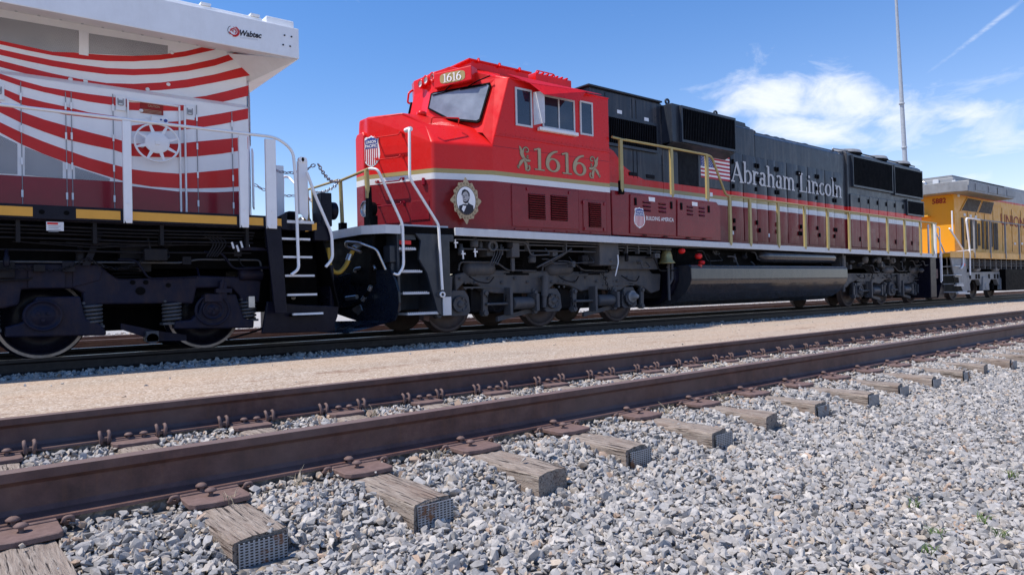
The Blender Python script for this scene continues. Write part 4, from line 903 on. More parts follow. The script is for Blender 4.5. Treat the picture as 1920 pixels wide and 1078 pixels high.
for cx, fl in ((5.80, 1), (7.47, -1)):
    for nm, mt, yo, gr in (('scroll_shadow', 'gold_shadow', .002, .009), ('scroll', 'gold_trim', .0065, 0)):
        mb = MB('skew'); cz = 3.22; q = lambda x, z: (cx+fl*x, cz+z); y = S-yo
        T_ = lambda pts: [q(*p) for p in pts]
        ribbon(mb, T_(spiral((.045, .13), .02, .075, -140, 210)[::1]), .010+gr, .012+gr, y)
        ribbon(mb, T_([(-.03, .13), (-.035, .05), (.0, -.02), (.05, -.05), (.12, -.055)]), .013+gr, .02+gr, y)
        ribbon(mb, T_(spiral((.075, .02), .012, .03, 0, 300, 12)), .008+gr, .009+gr, y)
        leaf(mb, q(-.11, .20), q(-.03, -.02), .028+gr, y, .012*fl); leaf(mb, q(-.10, .10), q(-.02, -.04), .014+gr, y, -.01*fl)
        leaf(mb, q(.0, -.03), q(-.13, -.20), .030+gr, y, -.02*fl); ribbon(mb, T_(spiral((-.13, -.18), .01, .03, 0, 290, 12)), .008+gr, .012+gr, y)
        leaf(mb, q(-.01, -.05), q(.02, -.26), .032+gr, y, .03*fl); ribbon(mb, T_(spiral((.055, -.20), .02, .065, -200+0, 60, 18)), .010+gr, .02+gr, y)
        leaf(mb, q(.02, -.06), q(.14, -.05), .022+gr, y, 0)
        P(nm, mb, mt, dro=False)
# medallion: ornate gold oval with an engraved bust in a dark coat
mcx, mcz = 4.565, 2.325
mb = MB('skew'); ring = []
for k in range(96):
    t = 2*math.pi*k/96; sc = 1+.10*abs(math.cos(t*6))**3*1.0+.05*math.sin(t*24)*.5+.16*max(0, abs(math.cos(t*2)))**24
    ring.append((mcx+.240*sc*math.cos(t), mcz+.325*sc*math.sin(t)))
mb.side(ring, S-.004, .003); P('medallion_rim', mb, 'gold_trim', dro=False)
mb = MB('skew')
for k in range(24):
    t = 2*math.pi*(k+.5)/24; ribbon(mb, spiral((mcx+.222*math.cos(t), mcz+.300*math.sin(t)), .008, .020, 0, 300, 8), .004, .004, S-.006)
ov = lambda a, b, n=40, cx=mcx, cz=mcz: [(cx+a*math.cos(2*math.pi*k/n), cz+b*math.sin(2*math.pi*k/n)) for k in range(n)]
mb.side(ov(.193, .256), S-.0055, .001); P('medallion_line', mb, 'gold_shadow', dro=False)
P('medallion_field', MB('skew').side(ov(.182, .244), S-.0075, .0015), 'white_band', dro=False)
def M_(pts): return [(mcx+(x-500)*.00096, mcz+(572-y)*.00094) for x, y in pts]
P('portrait_coat', MB('skew').side([(mcx+.181*math.cos(t), mcz+.243*math.sin(t)) for t in [R_(a) for a in range(-140, -34, 6)]]+M_([(640, 655), (570, 625), (548, 600), (520, 645), (440, 640), (350, 680)]), S-.0095, .001), 'ink', dro=False)
P('portrait_shirt', MB('skew').side(M_([(430, 665), (500, 650), (490, 690), (445, 785), (405, 740)]), S-.011, .001), 'white_band', dro=False)
P('portrait_tie', MB('skew').side(M_([(440, 640), (510, 640), (510, 665), (470, 672), (440, 662)]), S-.0125, .001), 'ink', dro=False)
P('portrait_face', MB('skew').side(M_([(425, 420), (480, 385), (545, 420), (580, 470), (575, 530), (545, 560), (530, 610), (480, 625), (440, 600), (430, 540), (424, 480)]), S-.0110, .001), 'skin_grey', dro=False)
mb = MB('skew'); mb.side(M_([(405, 470), (425, 390), (470, 360), (530, 380), (570, 430), (572, 480), (545, 490), (545, 440), (500, 395), (450, 420), (425, 455), (420, 480)]), S-.0130, .001)
mb.side(M_([(435, 560), (450, 585), (490, 590), (535, 560), (555, 520), (558, 555), (530, 612), (480, 628), (445, 606)]), S-.0130, .001)
mb.side(M_([(428, 478), (460, 484), (460, 492), (430, 488)]), S-.0130, .001).side(M_([(480, 470), (512, 466), (512, 478), (480, 482)]), S-.0130, .001).side(M_([(448, 555), (495, 550), (495, 558), (450, 563)]), S-.0130, .001).side(M_([(452, 490), (462, 490), (464, 530), (446, 532)]), S-.0130, .001)
P('portrait_hair', mb, 'ink', dro=False)
# cab side louvred panels
P('side_panel', MB().box(5.50, 7.04, S-.014, S-.001, 1.92, 2.685).box(7.16, 7.74, S-.013, S-.001, 1.90, 2.52), 'maroon', .006, dro=False)
for a, b, c, d, n in ((5.86, 6.24, 2.07, 2.55, 11), (6.37, 6.77, 2.07, 2.56, 11), (7.30, 7.62, 1.98, 2.48, 12)):
    bk = P('louvre_opening', MB().box(a, b, S-.020, S-.015, c, d), 'black', dro=False)
    mb = MB()
    for k in range(n):
        z = c+(d-c)*(k+.5)/n; h = (d-c)/n; mb.poly([(a+.01, S-.021, z+h*.42), (b-.01, S-.021, z+h*.42), (b-.01, S-.040, z+h*.02), (a+.01, S-.040, z+h*.02)], (0, .003, -.008))
    P('louvre', mb, 'maroon', par=bk, dro=False)
mb = MB()
for x, z in ((5.84, 2.73-.10), (6.82, 2.63), (7.17, 2.47), (7.72, 2.47), (7.2, 1.95), (7.7, 1.95)): mb.box(x-.02, x+.02, S-.03, S-.014, z-.03, z+.03)
for k in range(7): mb.box(5.55+.3*k, 5.75+.3*k, S-.022, S-.001, 1.865, 1.88)
P('panel_latch', mb, 'deep_red', dro=False)
# nose ladder irons and shields
nd = Vector((A_[0]-B2[0], A_[1]-B2[1], 0)).normalized(); nn = Vector((nb_.y-nf.y, nf.x-nb_.x, 0)).normalized()
def nz(t, z, o=0): p = nf.lerp(nb_, t); return Vector((p.x, p.y, z))+nn*o
for z in (3.56, 3.16, 2.745, 2.325):
    mb = MB('skew'); mb.tube(fillet([nz(.16, z+.02, 0), nz(.16, z+.02, .09), nz(.17, z-.02, .10), nz(.54, z-.02, .10), nz(.55, z+.03, .09), nz(.55, z+.03, 0)], .02), .011, 6); mb.cyl(nz(.16, z+.02, 0), nz(.16, z+.02, .012), .03, 10); mb.cyl(nz(.55, z+.03, 0), nz(.55, z+.03, .012), .03, 10)
    P('ladder_rung', mb, 'red' if z > 2.9 else 'deep_red', dro=False)
P('nose_hatch', MB('skew').poly([nz(.66, 2.02, .012), nz(.93, 2.02, .012), nz(.93, 2.36, .012), nz(.66, 2.36, .012)], tuple(nn*-.012)), 'maroon', .004, dro=False)
P('nose_latch', MB('skew').poly([nz(.84, 2.62, .04), nz(.88, 2.62, .04), nz(.88, 2.75, .04), nz(.84, 2.75, .04)], tuple(nn*-.04)), 'deep_red', .01, dro=False)
def shield(par_nm, at, w_, h_, lines=('UNION', 'PACIFIC')):
    """at(u, v, off): u along the surface, v up"""
    o = shield_out(0, 0, w_, h_); nvec = Vector(at(0, 0, 1))-Vector(at(0, 0, 0))
    base = P(par_nm, MB('skew').poly([at(a*1.07, b*1.05, .004) for a, b in o], tuple(nvec*-.003)), 'white_band', dro=False)
    P('shield_field', MB('skew').poly([at(a*.96, b*.96, .0065) for a, b in o], tuple(nvec*-.002)), 'white_band', par=base, dro=False)
    mb = MB('skew'); zt = h_*.10
    topo = [(a*.93, b*.94) for a, b in o if b > zt]; topo = sorted([p for p in topo if p[0] >= 0], key=lambda p: -p[1])+sorted([p for p in topo if p[0] < 0], key=lambda p: p[1])
    rr = sorted([p for p in topo if p[0] >= 0], key=lambda p: -p[1]); ll = sorted([p for p in topo if p[0] < 0], key=lambda p: p[1])
    mb.poly([at(a, b, .009) for a, b in rr+[(w_*.40, zt), (-w_*.40, zt)]+ll], tuple(nvec*-.002)); P('shield_top', mb, 'flag_blue', par=base, dro=False)
    mb = MB('skew')
    for k in range(-3, 4):
        x = k*w_*.125; bot = -h_*.5*(.90-.55*abs(x/(w_*.5))**2.2); mb.poly([at(x-w_*.030, zt-.004, .009), at(x+w_*.030, zt-.004, .009), at(x+w_*.030, bot, .009), at(x-w_*.030, bot, .009)], tuple(nvec*-.002))
    P('shield_stripe', mb, 'flag_red', par=base, dro=False)
    mb = MB('skew')
    for k, s in enumerate(lines):
        z = h_*(.265 if k == 0 else .135); ww = w_*(.31 if k == 0 else .37); a = at(-ww, z, .011); b = at(ww, z, .011); text_mb(mb, s, a, b, h_*.095, tuple(nvec), .001, bold=.02)
    P('shield_lettering', mb, 'white_band', par=base, dro=False)
    return base
shield('shield_emblem', lambda u_, v_, o: tuple(nf.lerp(nb_, .065)+(nb_-nf).normalized()*u_+nn*o+Vector((0, 0, 3.33+v_))), .34, .56)
shield('shield_emblem', lambda u_, v_, o: (8.665+u_, 8.652-o, 2.235+v_), .30, .43)
P('slogan', text_mb(MB('skew'), 'BUILDING AMERICA', (8.86, 8.652, 2.20), (9.71, 8.652, 2.20), .085, ext=.003, bold=.012), 'white_band', dro=False)
# nose handle, gong, mirror bits
P('grab_handle', MB('skew').tube(fillet([(4.10, 9.05, 3.70), (4.10, 9.0, 3.80), (4.62, 8.98, 3.86), (4.62, 9.03, 3.75)], .03), .012, 6), 'red', dro=False)
P('nose_horn', MB('skew').lathe((4.16, 9.60, 3.93), [(.05, -.1), (.05, .06), (.09, .07), (.09, .13), (.06, .15), (0, .15)], 'z', 16).box(4.16, 4.34, 9.58, 9.62, 3.98, 4.0), 'red', dro=False)
P('grab_handle', MB('skew').tube(fillet([(4.05, 10.75, 4.0), (4.05, 10.75, 4.12), (4.3, 10.6, 4.12)], .03), .014, 6), 'red', dro=False)
gh = [(6.782, 11.05, 4.396), (6.697, 11.05, 4.326), (6.67, 11.05, 4.148), (6.745, 11.05, 4.137)]
P('grab_handle', MB('raw').tube(fillet([(gh[0][0]+.35, 10.95, gh[0][2])]+gh+[(gh[3][0]+.35, 10.95, gh[3][2])], .03), .02, 6), 'red', dro=False)
# ditch light
for y in (9.05, YM(9.05)):
    mb = MB(None, 8.66); mb.box(3.02, 3.14, y-.10, y+.10, 1.84, 2.02); mb.lathe((3.03, y, 2.13), [(.06, .13), (.12, .10), (.135, 0), (.135, -.04), (.115, -.05)], 'x', 24)
    d_ = P('ditch_light', mb, 'black', dro=False); P('lens', MB(None, 8.66).lathe((3.03, y, 2.13), [(0, -.045), (.06, -.04), (.115, -.03)], 'x', 24), 'lens', par=d_, dro=False)
    P('rim', MB(None, 8.66).lathe((3.03, y, 2.13), [(.112, -.03), (.118, -.062), (.135, -.055), (.137, -.02)], 'x', 24), 'steel_bright', par=d_, dro=False)
# front handrails
P('handrail', MB(None, 8.66).tube(fillet([(2.98, 11.2, 1.9), (2.98, 11.2, 2.74), (2.98, 9.9, 2.74)], .06), .022, 8), 'gold', dro=False)
HG = lambda: MB(None, 8.66)
P('handrail', MB(None, 8.66).tube(fillet([(2.92, 9.75, 2.69), (2.92, 8.78, 2.74)], .05), .024, 8).cyl((2.94, 9.70, 1.95), (2.92, 9.70, 2.70), .030, 10).cyl((2.94, 8.86, 2.28), (2.92, 8.86, 2.73), .036, 10).cyl((2.94, 10.72, 1.95), (2.92, 10.72, 2.72), .028, 10).cyl((2.94, 10.95, 1.95), (2.92, 10.95, 2.72), .028, 10), 'gold', dro=False)
P('rail_bracket', MB(None, 8.66).poly([(2.93, 8.80, 1.84), (2.93, 8.94, 1.84), (2.93, 8.91, 2.42), (2.93, 8.83, 2.46)], (.05, 0, 0)).box(2.90, 3.0, 9.66, 9.76, 1.84, 1.97), 'black', dro=False)
P('side_handrail', MB(None, 8.66).tube(fillet([(2.92, 8.78, 2.74), (2.985, 8.65, 2.72), (3.373, 8.63, 1.857), (3.375, 8.63, 1.17), (3.28, 8.63, 1.03), (3.22, 8.66, 1.06)], .08), .021, 8), 'white_paint', dro=False)
P('side_handrail', MB(None, 8.66).tube(fillet([(3.60, 8.75, 3.46), (3.505, 8.60, 3.42), (3.492, 8.60, 2.61), (3.985, 8.60, 1.873), (4.03, 8.60, .78)], .06), .022, 8).lathe((4.03, 8.60, .70), [(0.03, -.012), (.05, -.012), (.05, .012), (.03, .012)], 'y', 12, closed=True).cyl((3.60, 8.85, 3.46), (3.60, 8.72, 3.46), .04, 12), 'white_paint', dro=False)
P('side_handrail', MB(None, 8.66).tube(fillet([(2.98, 10.9, 2.5), (2.85, 11.55, 3.05), (2.75, 11.55, 3.05), (2.75, 11.58, 2.1), (2.6, 11.6, 1.75)], .06), .020, 8), 'white_paint', dro=False)
# steps and pilot
STX = [(3.34, 1.754), (3.591, 1.74), (3.636, 1.65), (3.594, 1.489), (3.69, 1.079), (3.866, 0.457), (4.09, 0.367), (4.124, 0.938), (4.129, 1.783), (4.3, 1.849)]
P('step_panel', MB(None, 8.66).side([(3.60, 1.72), (4.30, 1.72), (4.30, 1.60), (4.22, 1.60), (4.215, .345), (4.05, .345), (3.98, .40), (3.80, 1.06), (3.66, 1.30), (3.70, 1.60)], 8.655, .05), 'slate', .006, dro=False)
P('step_panel', MB(None, 8.66).side([(3.28, 1.70), (3.62, 1.70), (3.64, 1.62), (3.34, 1.60)], 8.70, .03).box(3.30, 3.34, 8.68, 9.25, .45, 1.70).box(3.34, 4.2, 9.20, 9.24, .45, 1.70).box(3.98, 4.2, 8.70, 9.2, .34, 1.68), 'slate', dro=False)
P('step_corner', MB(None, 8.66).side([(4.06, .345), (4.213, .345), (4.213, .66), (4.06, .66)], 8.630, .02), 'silver_trim', .004, dro=False)
for k, (x0, x1, z) in enumerate(((3.33, 3.62, 1.475), (3.37, 3.72, 1.105), (3.38, 3.84, .745), (3.45, 4.03, .405))):
    mb = MB(None, 8.66); mb.box(x0, x1, 8.67, 9.15, z-.03, z)
    n = int((x1-x0)/.036)
    st_ = P('step', mb, 'silver_trim', dro=False)
    mb = MB(None, 8.66)
    for q in range(n): mb.box(x0+.006+q*.036, x0+.024+q*.036, 8.672, 8.70, z, z+.014); 
    P('tread_teeth', mb, 'silver_trim', par=st_, dro=False)
P('notice', MB(None, 8.66).side([(3.345, 1.535), (3.55, 1.535), (3.55, 1.60), (3.345, 1.60)], 8.694, .002), 'knob_red', dro=False)
P('valve_box', MB(None, 8.66).box(3.20, 3.33, 8.72, 8.92, 1.24, 1.52).box(3.23, 3.30, 8.74, 8.80, 1.02, 1.24), 'slate', .015, dro=False)
# snowplough: two curved wings meeting on the centre line
pt = [(4.667, 10.085, 0.912), (4.755, 9.754, 0.97), (4.979, 8.905, 1.007), (4.999, 8.83, 0.977), (5.02, 8.748, 0.839), (5.035, 8.693, 0.68), (5.038, 8.682, 0.523), (5.028, 8.718, 0.385), (5.009, 8.791, 0.263), (4.824, 9.493, 0.239), (4.657, 10.126, 0.389)]
pbot = [(5.009, 8.791, 0.263), (4.972, 8.929, 0.18), (4.868, 9.324, 0.093), (4.653, 10.14, 0.107), (4.664, 10.099, 0.24), (4.824, 9.493, 0.239)]
mb = MB('raw'); mb.poly(pt, (.035, .01, 0)); pw = P('snow_plough', mb, 'navy_metal', .012, dro=False)
fwd = [(x-(.34 if 0 < k < 4 else 0)*(1 if k in (1, 2, 3) else 0), y, z) for k, (x, y, z) in enumerate(pbot)]
P('plough_lip', MB('raw').poly([pbot[0], (fwd[1][0]+.10, fwd[1][1], fwd[1][2]), fwd[2], fwd[3], (pbot[4][0]-.1, pbot[4][1], pbot[4][2]), pbot[5]], (.03, .0, .01)), 'navy_metal', par=pw, dro=False)
fp = [(2*4.60-x+.0, 2*10.34-y, z) for x, y, z in pt]; P('plough_wing', MB('raw').poly([(x+.02, y, z) for x, y, z in [(x if x > 0 else 0, y, z) for x, y, z in [(4.60+(4.60-px_0)*-1, 2*10.34-y, z) for px_0, y, z in pt]]], (.035, 0, 0)), 'navy_metal', par=pw, dro=False)
P('plough_bracket', MB('raw').poly([(4.763, 9.61, 0.451), (4.806, 9.446, 0.501), (4.817, 9.405, 0.419), (4.793, 9.495, 0.351), (4.768, 9.59, 0.399)], (.02, 0, 0)), 'steel_bright', par=pw, dro=False)
ph_ = [(4.772, 9.006, 0.763), (4.753, 9.078, 0.671), (4.707, 9.251, 0.544), (4.661, 9.426, 0.464), (4.591, 9.693, 0.446), (4.551, 9.843, 0.499), (4.532, 9.917, 0.583)]
P('air_hose', MB('raw').tube(fillet(ph_, .1), .026, 8), 'black', dro=False)
P('hose_fitting', MB('raw').cyl([(4.764, 8.999, 0.765)][0], [(4.753, 9.042, 0.706)][0], .030, 8).cyl([(4.73, 9.129, 0.612)][0], [(4.716, 9.181, 0.563)][0], .032, 8).cyl([(4.629, 9.512, 0.598)][0], [(4.686, 9.293, 0.615)][0], .034, 8), 'steel_bright', dro=False)
plh = [(4.763, 9.495, 0.986), (4.769, 9.474, 1.03), (4.866, 9.106, 1.061), (4.874, 9.074, 1.01)]
P('plough_handle', MB('raw').tube(fillet(plh, .04), .028, 8), 'steel_bright', par=pw, dro=False)
P('coupler', MB(None, 8.66).box(1.95, 3.2, YC-.13, YC+.13, .80, 1.08).poly([(1.95, YC-.22, .72), (2.25, YC-.22, .72), (2.25, YC+.22, .72), (2.05, YC+.25, .72), (1.80, YC+.10, .72), (1.80, YC-.05, .72)], (0, 0, .42)), 'black', .03, dro=False)
hp_ = [(2.89, 1.575), (2.75, 1.492), (2.678, 1.354), (2.605, 1.195), (2.502, 1.09), (2.403, 1.106), (2.356, 1.206), (2.337, 1.306), (2.329, 1.495)]
P('air_hose', MB(None, 9.2).tube(fillet([(x, 9.2, z) for x, z in hp_], .10), .036, 8), 'hose', dro=False)
P('hose_fitting', MB(None, 9.2).cyl((hp_[0][0]+.05, 9.2, hp_[0][1]+.03), (hp_[1][0], 9.2, hp_[1][1]), .055, 12).cyl((hp_[2][0]+.01, 9.2, hp_[2][1]+.04), (hp_[2][0]-.03, 9.2, hp_[2][1]-.06), .042, 10), 'steel_bright', dro=False)
P('hose_socket', MB(None, 9.2).lathe((hp_[0][0]+.08, 9.22, hp_[0][1]+.02), [(0, -.08), (.11, -.06), (.13, .0), (.13, .10), (0, .1)], 'x', 16), 'knob_red', dro=False)
P('uncoupling_lever', MB(None, 8.66).tube(fillet([(3.10, 8.68, 1.12), (2.98, 8.72, 1.45), (2.80, 8.9, 1.56), (2.74, 9.2, 1.60), (2.80, 9.3, 1.52), (2.88, 9.0, 1.42)], .06), .022, 8), 'steel_bright', dro=False)
P('pilot_plate', MB(None, 8.66).poly([(2.98, 9.0, .9), (2.98, YM(9.0), .9), (2.98, YM(8.8), 1.70), (2.98, 8.8, 1.70)], (.04, 0, 0)), 'black', dro=False)
# platform chain to the locomotive on the left
mb = MB(None, 8.66); chain(mb, sag((2.93, 9.75, 2.68), (2.92, 10.72, 2.66), .08), .030); chain(mb, sag((2.92, 10.95, 2.66), (2.0, 10.9, 2.74), .12), .030)
P('safety_chain', mb, 'steel_bright', dro=False)
# ---- long hood
HY = 9.30
def hood(name, x0, x1, y0, ztop, cham=.16, zb_=1.84, mat='hood_paint', bev=.02):
    ring = [(y0, zb_), (y0, ztop-cham*.55), (y0+cham*.5, ztop-cham*.12), (y0+cham*1.3, ztop), (YM(y0+cham*1.3), ztop), (YM(y0+cham*.5), ztop-cham*.12), (YM(y0), ztop-cham*.55), (YM(y0), zb_)]
    return P(name, MB().poly([(x0, y, z) for y, z in ring], (x1-x0, 0, 0)), mat, bev)
hood('hood', 7.905, 10.10, HY, 5.12, .03)
P('hood_top', MB().box(7.85, 10.08, HY-.05, YM(HY-.05), 5.12, 5.16), 'slate', .01)
hood('hood', 10.10, 12.42, HY, 5.10, .04)
hood('hood', 12.42, 13.62, HY, 5.05, .10)
P('silencer_hatch', MB().side([(12.40, 5.05), (13.62, 5.05), (13.60, 5.10), (13.42, 5.12), (13.40, 5.19), (12.40, 5.22)], HY+.12, 1.58), 'slate', .015)
hood('hood', 13.62, 18.16, HY, 4.99, .22)
hood('radiator_section', 18.16, 23.12, HY-.06, 5.04, .20)
# swoop of red from cab into the slate
sw = [(8.38, 2.942), (8.428, 3.844), (8.566, 3.79), (8.741, 3.611), (8.867, 3.485), (9.159, 3.341), (9.488, 3.242), (9.888, 3.197), (10.303, 3.184), (10.671, 3.19), (11.116, 3.212), (11.111, 3.142), (9.761, 3.027)]
sw = [(max(x, 7.91), z) for x, z in sw]; swp = [p for p in sw if p[1] > 3.19]
top_ = sorted([(p[0], max(p[1], 3.232)) for p in sw[1:11]], key=lambda p: p[0])
P('red_swoop', MB().side([(7.91, 3.232)]+top_+[(top_[-1][0]+.25, 3.232)], HY-.003, .003), 'red')
# black louvred grilles
def grille(x0, x1, z0, z1, y, n, nm='radiator_grille', tilt=None, frame='slate'):
    g = P(nm, MB().box(x0, x1, y, y+.02, z0, z1), 'black'); mb = MB()
    for k in range(n):
        x = x0+(x1-x0)*(k+.5)/n; h = (x1-x0)/n*.30; mb.poly([(x-h, y-.05, z0+.03), (x+h*.1, y-.004, z0+.03), (x+h*.1, y-.004, z1-.03), (x-h, y-.05, z1-.03)], (.012, 0, 0))
    P('slat', mb, 'louver_black', par=g); mb = MB()
    for a, b, c, d in ((x0-.03, x1+.03, z1-.03, z1+.03), (x0-.03, x1+.03, z0-.03, z0+.03)): mb.box(a, b, y-.045, y+.02, c, d)
    for a in (x0-.03, x1-.005): mb.box(a, a+.035, y-.045, y+.02, z0+.031, z1-.031)
    P('grille_frame', mb, frame, par=g); return g
grille(8.0, 9.87, 3.93, 4.56, HY-.01, 34, 'air_intake_grille', frame='slate')
P('intake_box', MB().box(10.14, 12.40, 9.02, 9.32, 4.16, 5.06).poly([(10.14, 9.02, 4.16), (12.40, 9.02, 4.16), (12.40, 9.3, 4.02), (10.14, 9.3, 4.02)], (0, 0, .02)), 'slate', .02)
grille(10.42, 12.34, 4.20, 5.0, 8.99, 34, 'air_intake_grille')
for x in (10.35, 12.1): P('lifting_eye', MB().lathe((x, 9.35, 5.22), [(.035, -.015), (.075, -.015), (.075, .015), (.035, .015)], 'y', 16, closed=True).box(x-.04, x+.04, 9.33, 9.37, 5.08, 5.16), 'slate')
P('lifting_eye', MB().lathe((13.75, 9.42, 4.98), [(.03, -.012), (.06, -.012), (.06, .012), (.03, .012)], 'x', 14, closed=True), 'slate')
mb = MB()
for x, z in ((8.02, 4.76), (8.77, 4.70), (9.60, 4.66)): mb.box(x-.07, x+.07, HY-.004, HY+.002, z-.04, z+.04)
for x in (12.62, 14.35, 15.35, 15.05-.9): mb.box(x-.06, x+.06, HY-.03, HY-.02, 2.12, 2.22)
mb.box(11.75, 11.85, HY-.004, HY+.002, 3.05, 3.15)
P('notice', mb, 'white_band')
mb = MB()
for x in (8.35, 9.15, 9.27, 10.07): mb.box(x-.006, x+.006, HY-.006, HY+.002, 3.26, 3.88); mb.box(x-.005, x+.005, HY-.006, HY+.002, 4.62, 5.06)
for x in (9.0, 9.55): mb.box(x, x+.25, HY-.02, HY, 3.30, 3.38)
mb.box(10.62, 11.30, HY-.006, HY+.002, 3.25, 4.10)
P('hood_seam', mb, 'louver_black')
# engine-room doors
DX = [12.56, 13.06, 13.62, 14.12, 14.50, 15.02, 15.56, 16.04, 16.50, 16.95, 17.42, 18.02]
for i in range(len(DX)-1):
    a, b = DX[i]+.010, DX[i+1]-.010; yb = HY-.032-(.006 if i % 2 else 0); nx_, nz2 = 6, 10; mb = MB(); z0, z1 = 1.98 if i else 1.98, 4.26
    vs = []; r_ = random.Random(i+3); t1, t2 = r_.uniform(-.010, .010), r_.uniform(-.006, .006)
    for kz in range(nz2+1):
        for kx in range(nx_+1):
            u_, v_ = kx/nx_, kz/nz2; bul = .014*math.sin(math.pi*u_)*math.sin(math.pi*v_)+t1*(u_-.5)*math.sin(v_*5+i)+.004*math.sin(u_*7+i*2)*math.sin(v_*9+i)
            e_ = 0 if (0 < kx < nx_ and 0 < kz < nz2) else .012
            vs.append((a+(b-a)*u_, yb-bul+e_, z0+(z1-z0)*v_))
    M2 = nx_+1; mb.add(vs, [(j*M2+k, j*M2+k+1, (j+1)*M2+k+1, (j+1)*M2+k) for j in range(nz2) for k in range(nx_)], True)
    br = [vs[k] for k in range(M2)]+[vs[(nz2)*M2+nx_-k] for k in range(M2)]
    out = [vs[0], vs[nx_], vs[-1], vs[nz2*M2]]; bk = [(p[0], HY+.003, p[2]) for p in out]
    mb.add(out+bk, [(0, 1, 5, 4), (1, 2, 6, 5), (2, 3, 7, 6), (3, 0, 4, 7)])
    dd = P('engine_room_door', mb, 'hood_paint')
    mb = MB(); sd_ = b-.05 if i % 2 else a+.05
    for z in (4.04, 3.68, 3.40, 2.50, 2.30):
        if (i+int(z*10)) % 3 == 0 and z < 4: continue
        mb.box(sd_-.025, sd_+.025, yb-.035, yb-.001, z-.075, z+.04)
    P('door_latch', mb, 'black', par=dd)
for i in range(8):
    a = 18.25+.58*i; b = a+.56
    dd = P('radiator_door', MB().box(a, b, HY-.094, HY-.06, 1.98, 3.66), 'hood_paint', .014)
    P('door_latch', MB().box(b-.08, b-.03, HY-.115, HY-.092, 3.42, 3.56).box(b-.08, b-.03, HY-.115, HY-.092, 2.18, 2.32), 'black', par=dd)
grille(18.42, 20.90, 3.92, 4.86, HY-.085, 46); grille(21.08, 23.08, 3.88, 4.84, HY-.085, 38)
grille(21.9, 23.08, 3.24, 3.74, HY-.105, 24, 'lower_grille')
for x in (16.9+2.0, 20.6, 22.2): P('cooling_fan', MB().lathe((x, YC-.35, 5.04), [(.0, .05), (.2, .12), (.62, .10), (.66, .0)], 'z', 32), 'uc_grey')
for x in (14.7, 15.15, 15.45, 16.6): P('roof_cap', MB().lathe((x, 9.75, 4.98), [(.16, 0), (.16, .10), (.10, .14), (0, .14)], 'z', 18), 'slate')
P('roof_edge', MB().tube([(13.7, 9.50, 5.0), (18.1, 9.50, 5.0)], .03, 6).tube([(18.3, 9.38, 5.07), (23.0, 9.38, 5.07)], .022, 6), 'slate')
P('sand_pipe', MB().tube(fillet([(17.75, 9.42, 4.98), (17.6, 9.38, 5.03), (18.4, 9.36, 5.06), (18.55, 9.4, 5.0)], .05), .02, 6), 'steel_bright')
# flag painted on the hood side
fx0, fx1, fz0, fz1 = [11.401, 12.517, 3.493, 4.12]
P('hood_panel', MB().box(11.32, 12.52, HY-.018, HY-.001, 3.26, 4.10), 'hood_paint', .006)
fl = P('flag', MB().box(fx0, fx1, HY-.022, HY-.018, fz0, fz1), 'white_band')
mb = MB(); hh = (fz1-fz0)/13; xc_ = fx0+(fx1-fx0)*.43
for k in range(0, 13, 2):
    z = fz1-hh*(k+1); x_ = fx0 if k > 6 else xc_; mb.box(x_, fx1, HY-.0245, HY-.0221, z, z+hh)
P('flag_stripe', mb, 'flag_red', par=fl); P('flag_canton', MB().box(fx0, xc_, HY-.0245, HY-.0221, fz1-hh*7, fz1), 'flag_blue', par=fl)
mb = MB()
for r_ in range(9):
    for c in range(6 if r_ % 2 == 0 else 5):
        x = fx0+(xc_-fx0)*(.10+.16*c+(.08 if r_ % 2 else 0)); z = fz1-hh*7*(.1+.1*r_)
        mb.poly([(x+.018*math.cos(R_(90+36*q))*(1 if q % 2 == 0 else .42), HY-.0262, z+.018*math.sin(R_(90+36*q))*(1 if q % 2 == 0 else .42)) for q in range(10)], (0, .0012, 0))
P('flag_star', mb, 'white_band', par=fl)
# name along the doors
pa = [(12.511, 3.511), (17.817, 3.504), (15.638, 4.008), (15.595, 3.504)]
mb = MB(); serif(mb, 'Abraham Lincoln', (pa[0][0], HY-.052, pa[0][1]), (pa[1][0]+.02, HY-.052, pa[1][1]), (pa[2][1]-pa[3][1])*1.02, 1.15, ext=.006, swell=.006)
P('lettering', mb, 'letter_grey')
# ---- side handrails, brass-coloured
hx = [8.16, 9.66, 10.84]
mb = MB(); mb.tube([(7.93, 8.62, 3.86), (8.2, 8.62, 3.845), (9.66, 8.62, 3.85), (10.84, 8.62, 3.845)]+fillet([(10.84, 8.62, 3.845), (11.02, 8.62, 3.82), (11.50, 8.62, 2.96), (11.67, 8.62, 2.955)], .1)[1:]+[(22.75, 8.62, 2.905)], .026, 8)
P('handrail', mb, 'gold')
def stan(x, z0, z1):
    mb = MB(); mb.poly([(x-.045, 8.600, z0+.05), (x, 8.600, z0-.02), (x+.045, 8.600, z0+.05), (x+.038, 8.600, z1), (x-.038, 8.600, z1)], (0, .010, 0)); mb.box(x+.028, x+.040, 8.61, 8.645, z0+.05, z1-.02); mb.box(x-.040, x-.028, 8.61, 8.645, z0+.05, z1-.02)
    P('stanchion', mb, 'gold')
for x in hx: stan(x, 2.76, 3.84)
for x in (11.64, 12.41, 13.58, 14.78, 15.91, 17.05, 18.17, 19.31, 20.45, 21.54, 22.42): stan(x, 1.77, 2.94)
P('stanchion_foot', MB().box(8.10, 8.22, 8.605, 8.66, 2.70, 2.98), 'black', .01)
P('handrail', MB().cyl((22.72, 8.66, 1.85), (22.72, 8.66, 2.92), .05, 10).cyl((22.85, 8.9, 1.85), (22.85, 8.9, 2.9), .03, 8), 'white_paint')
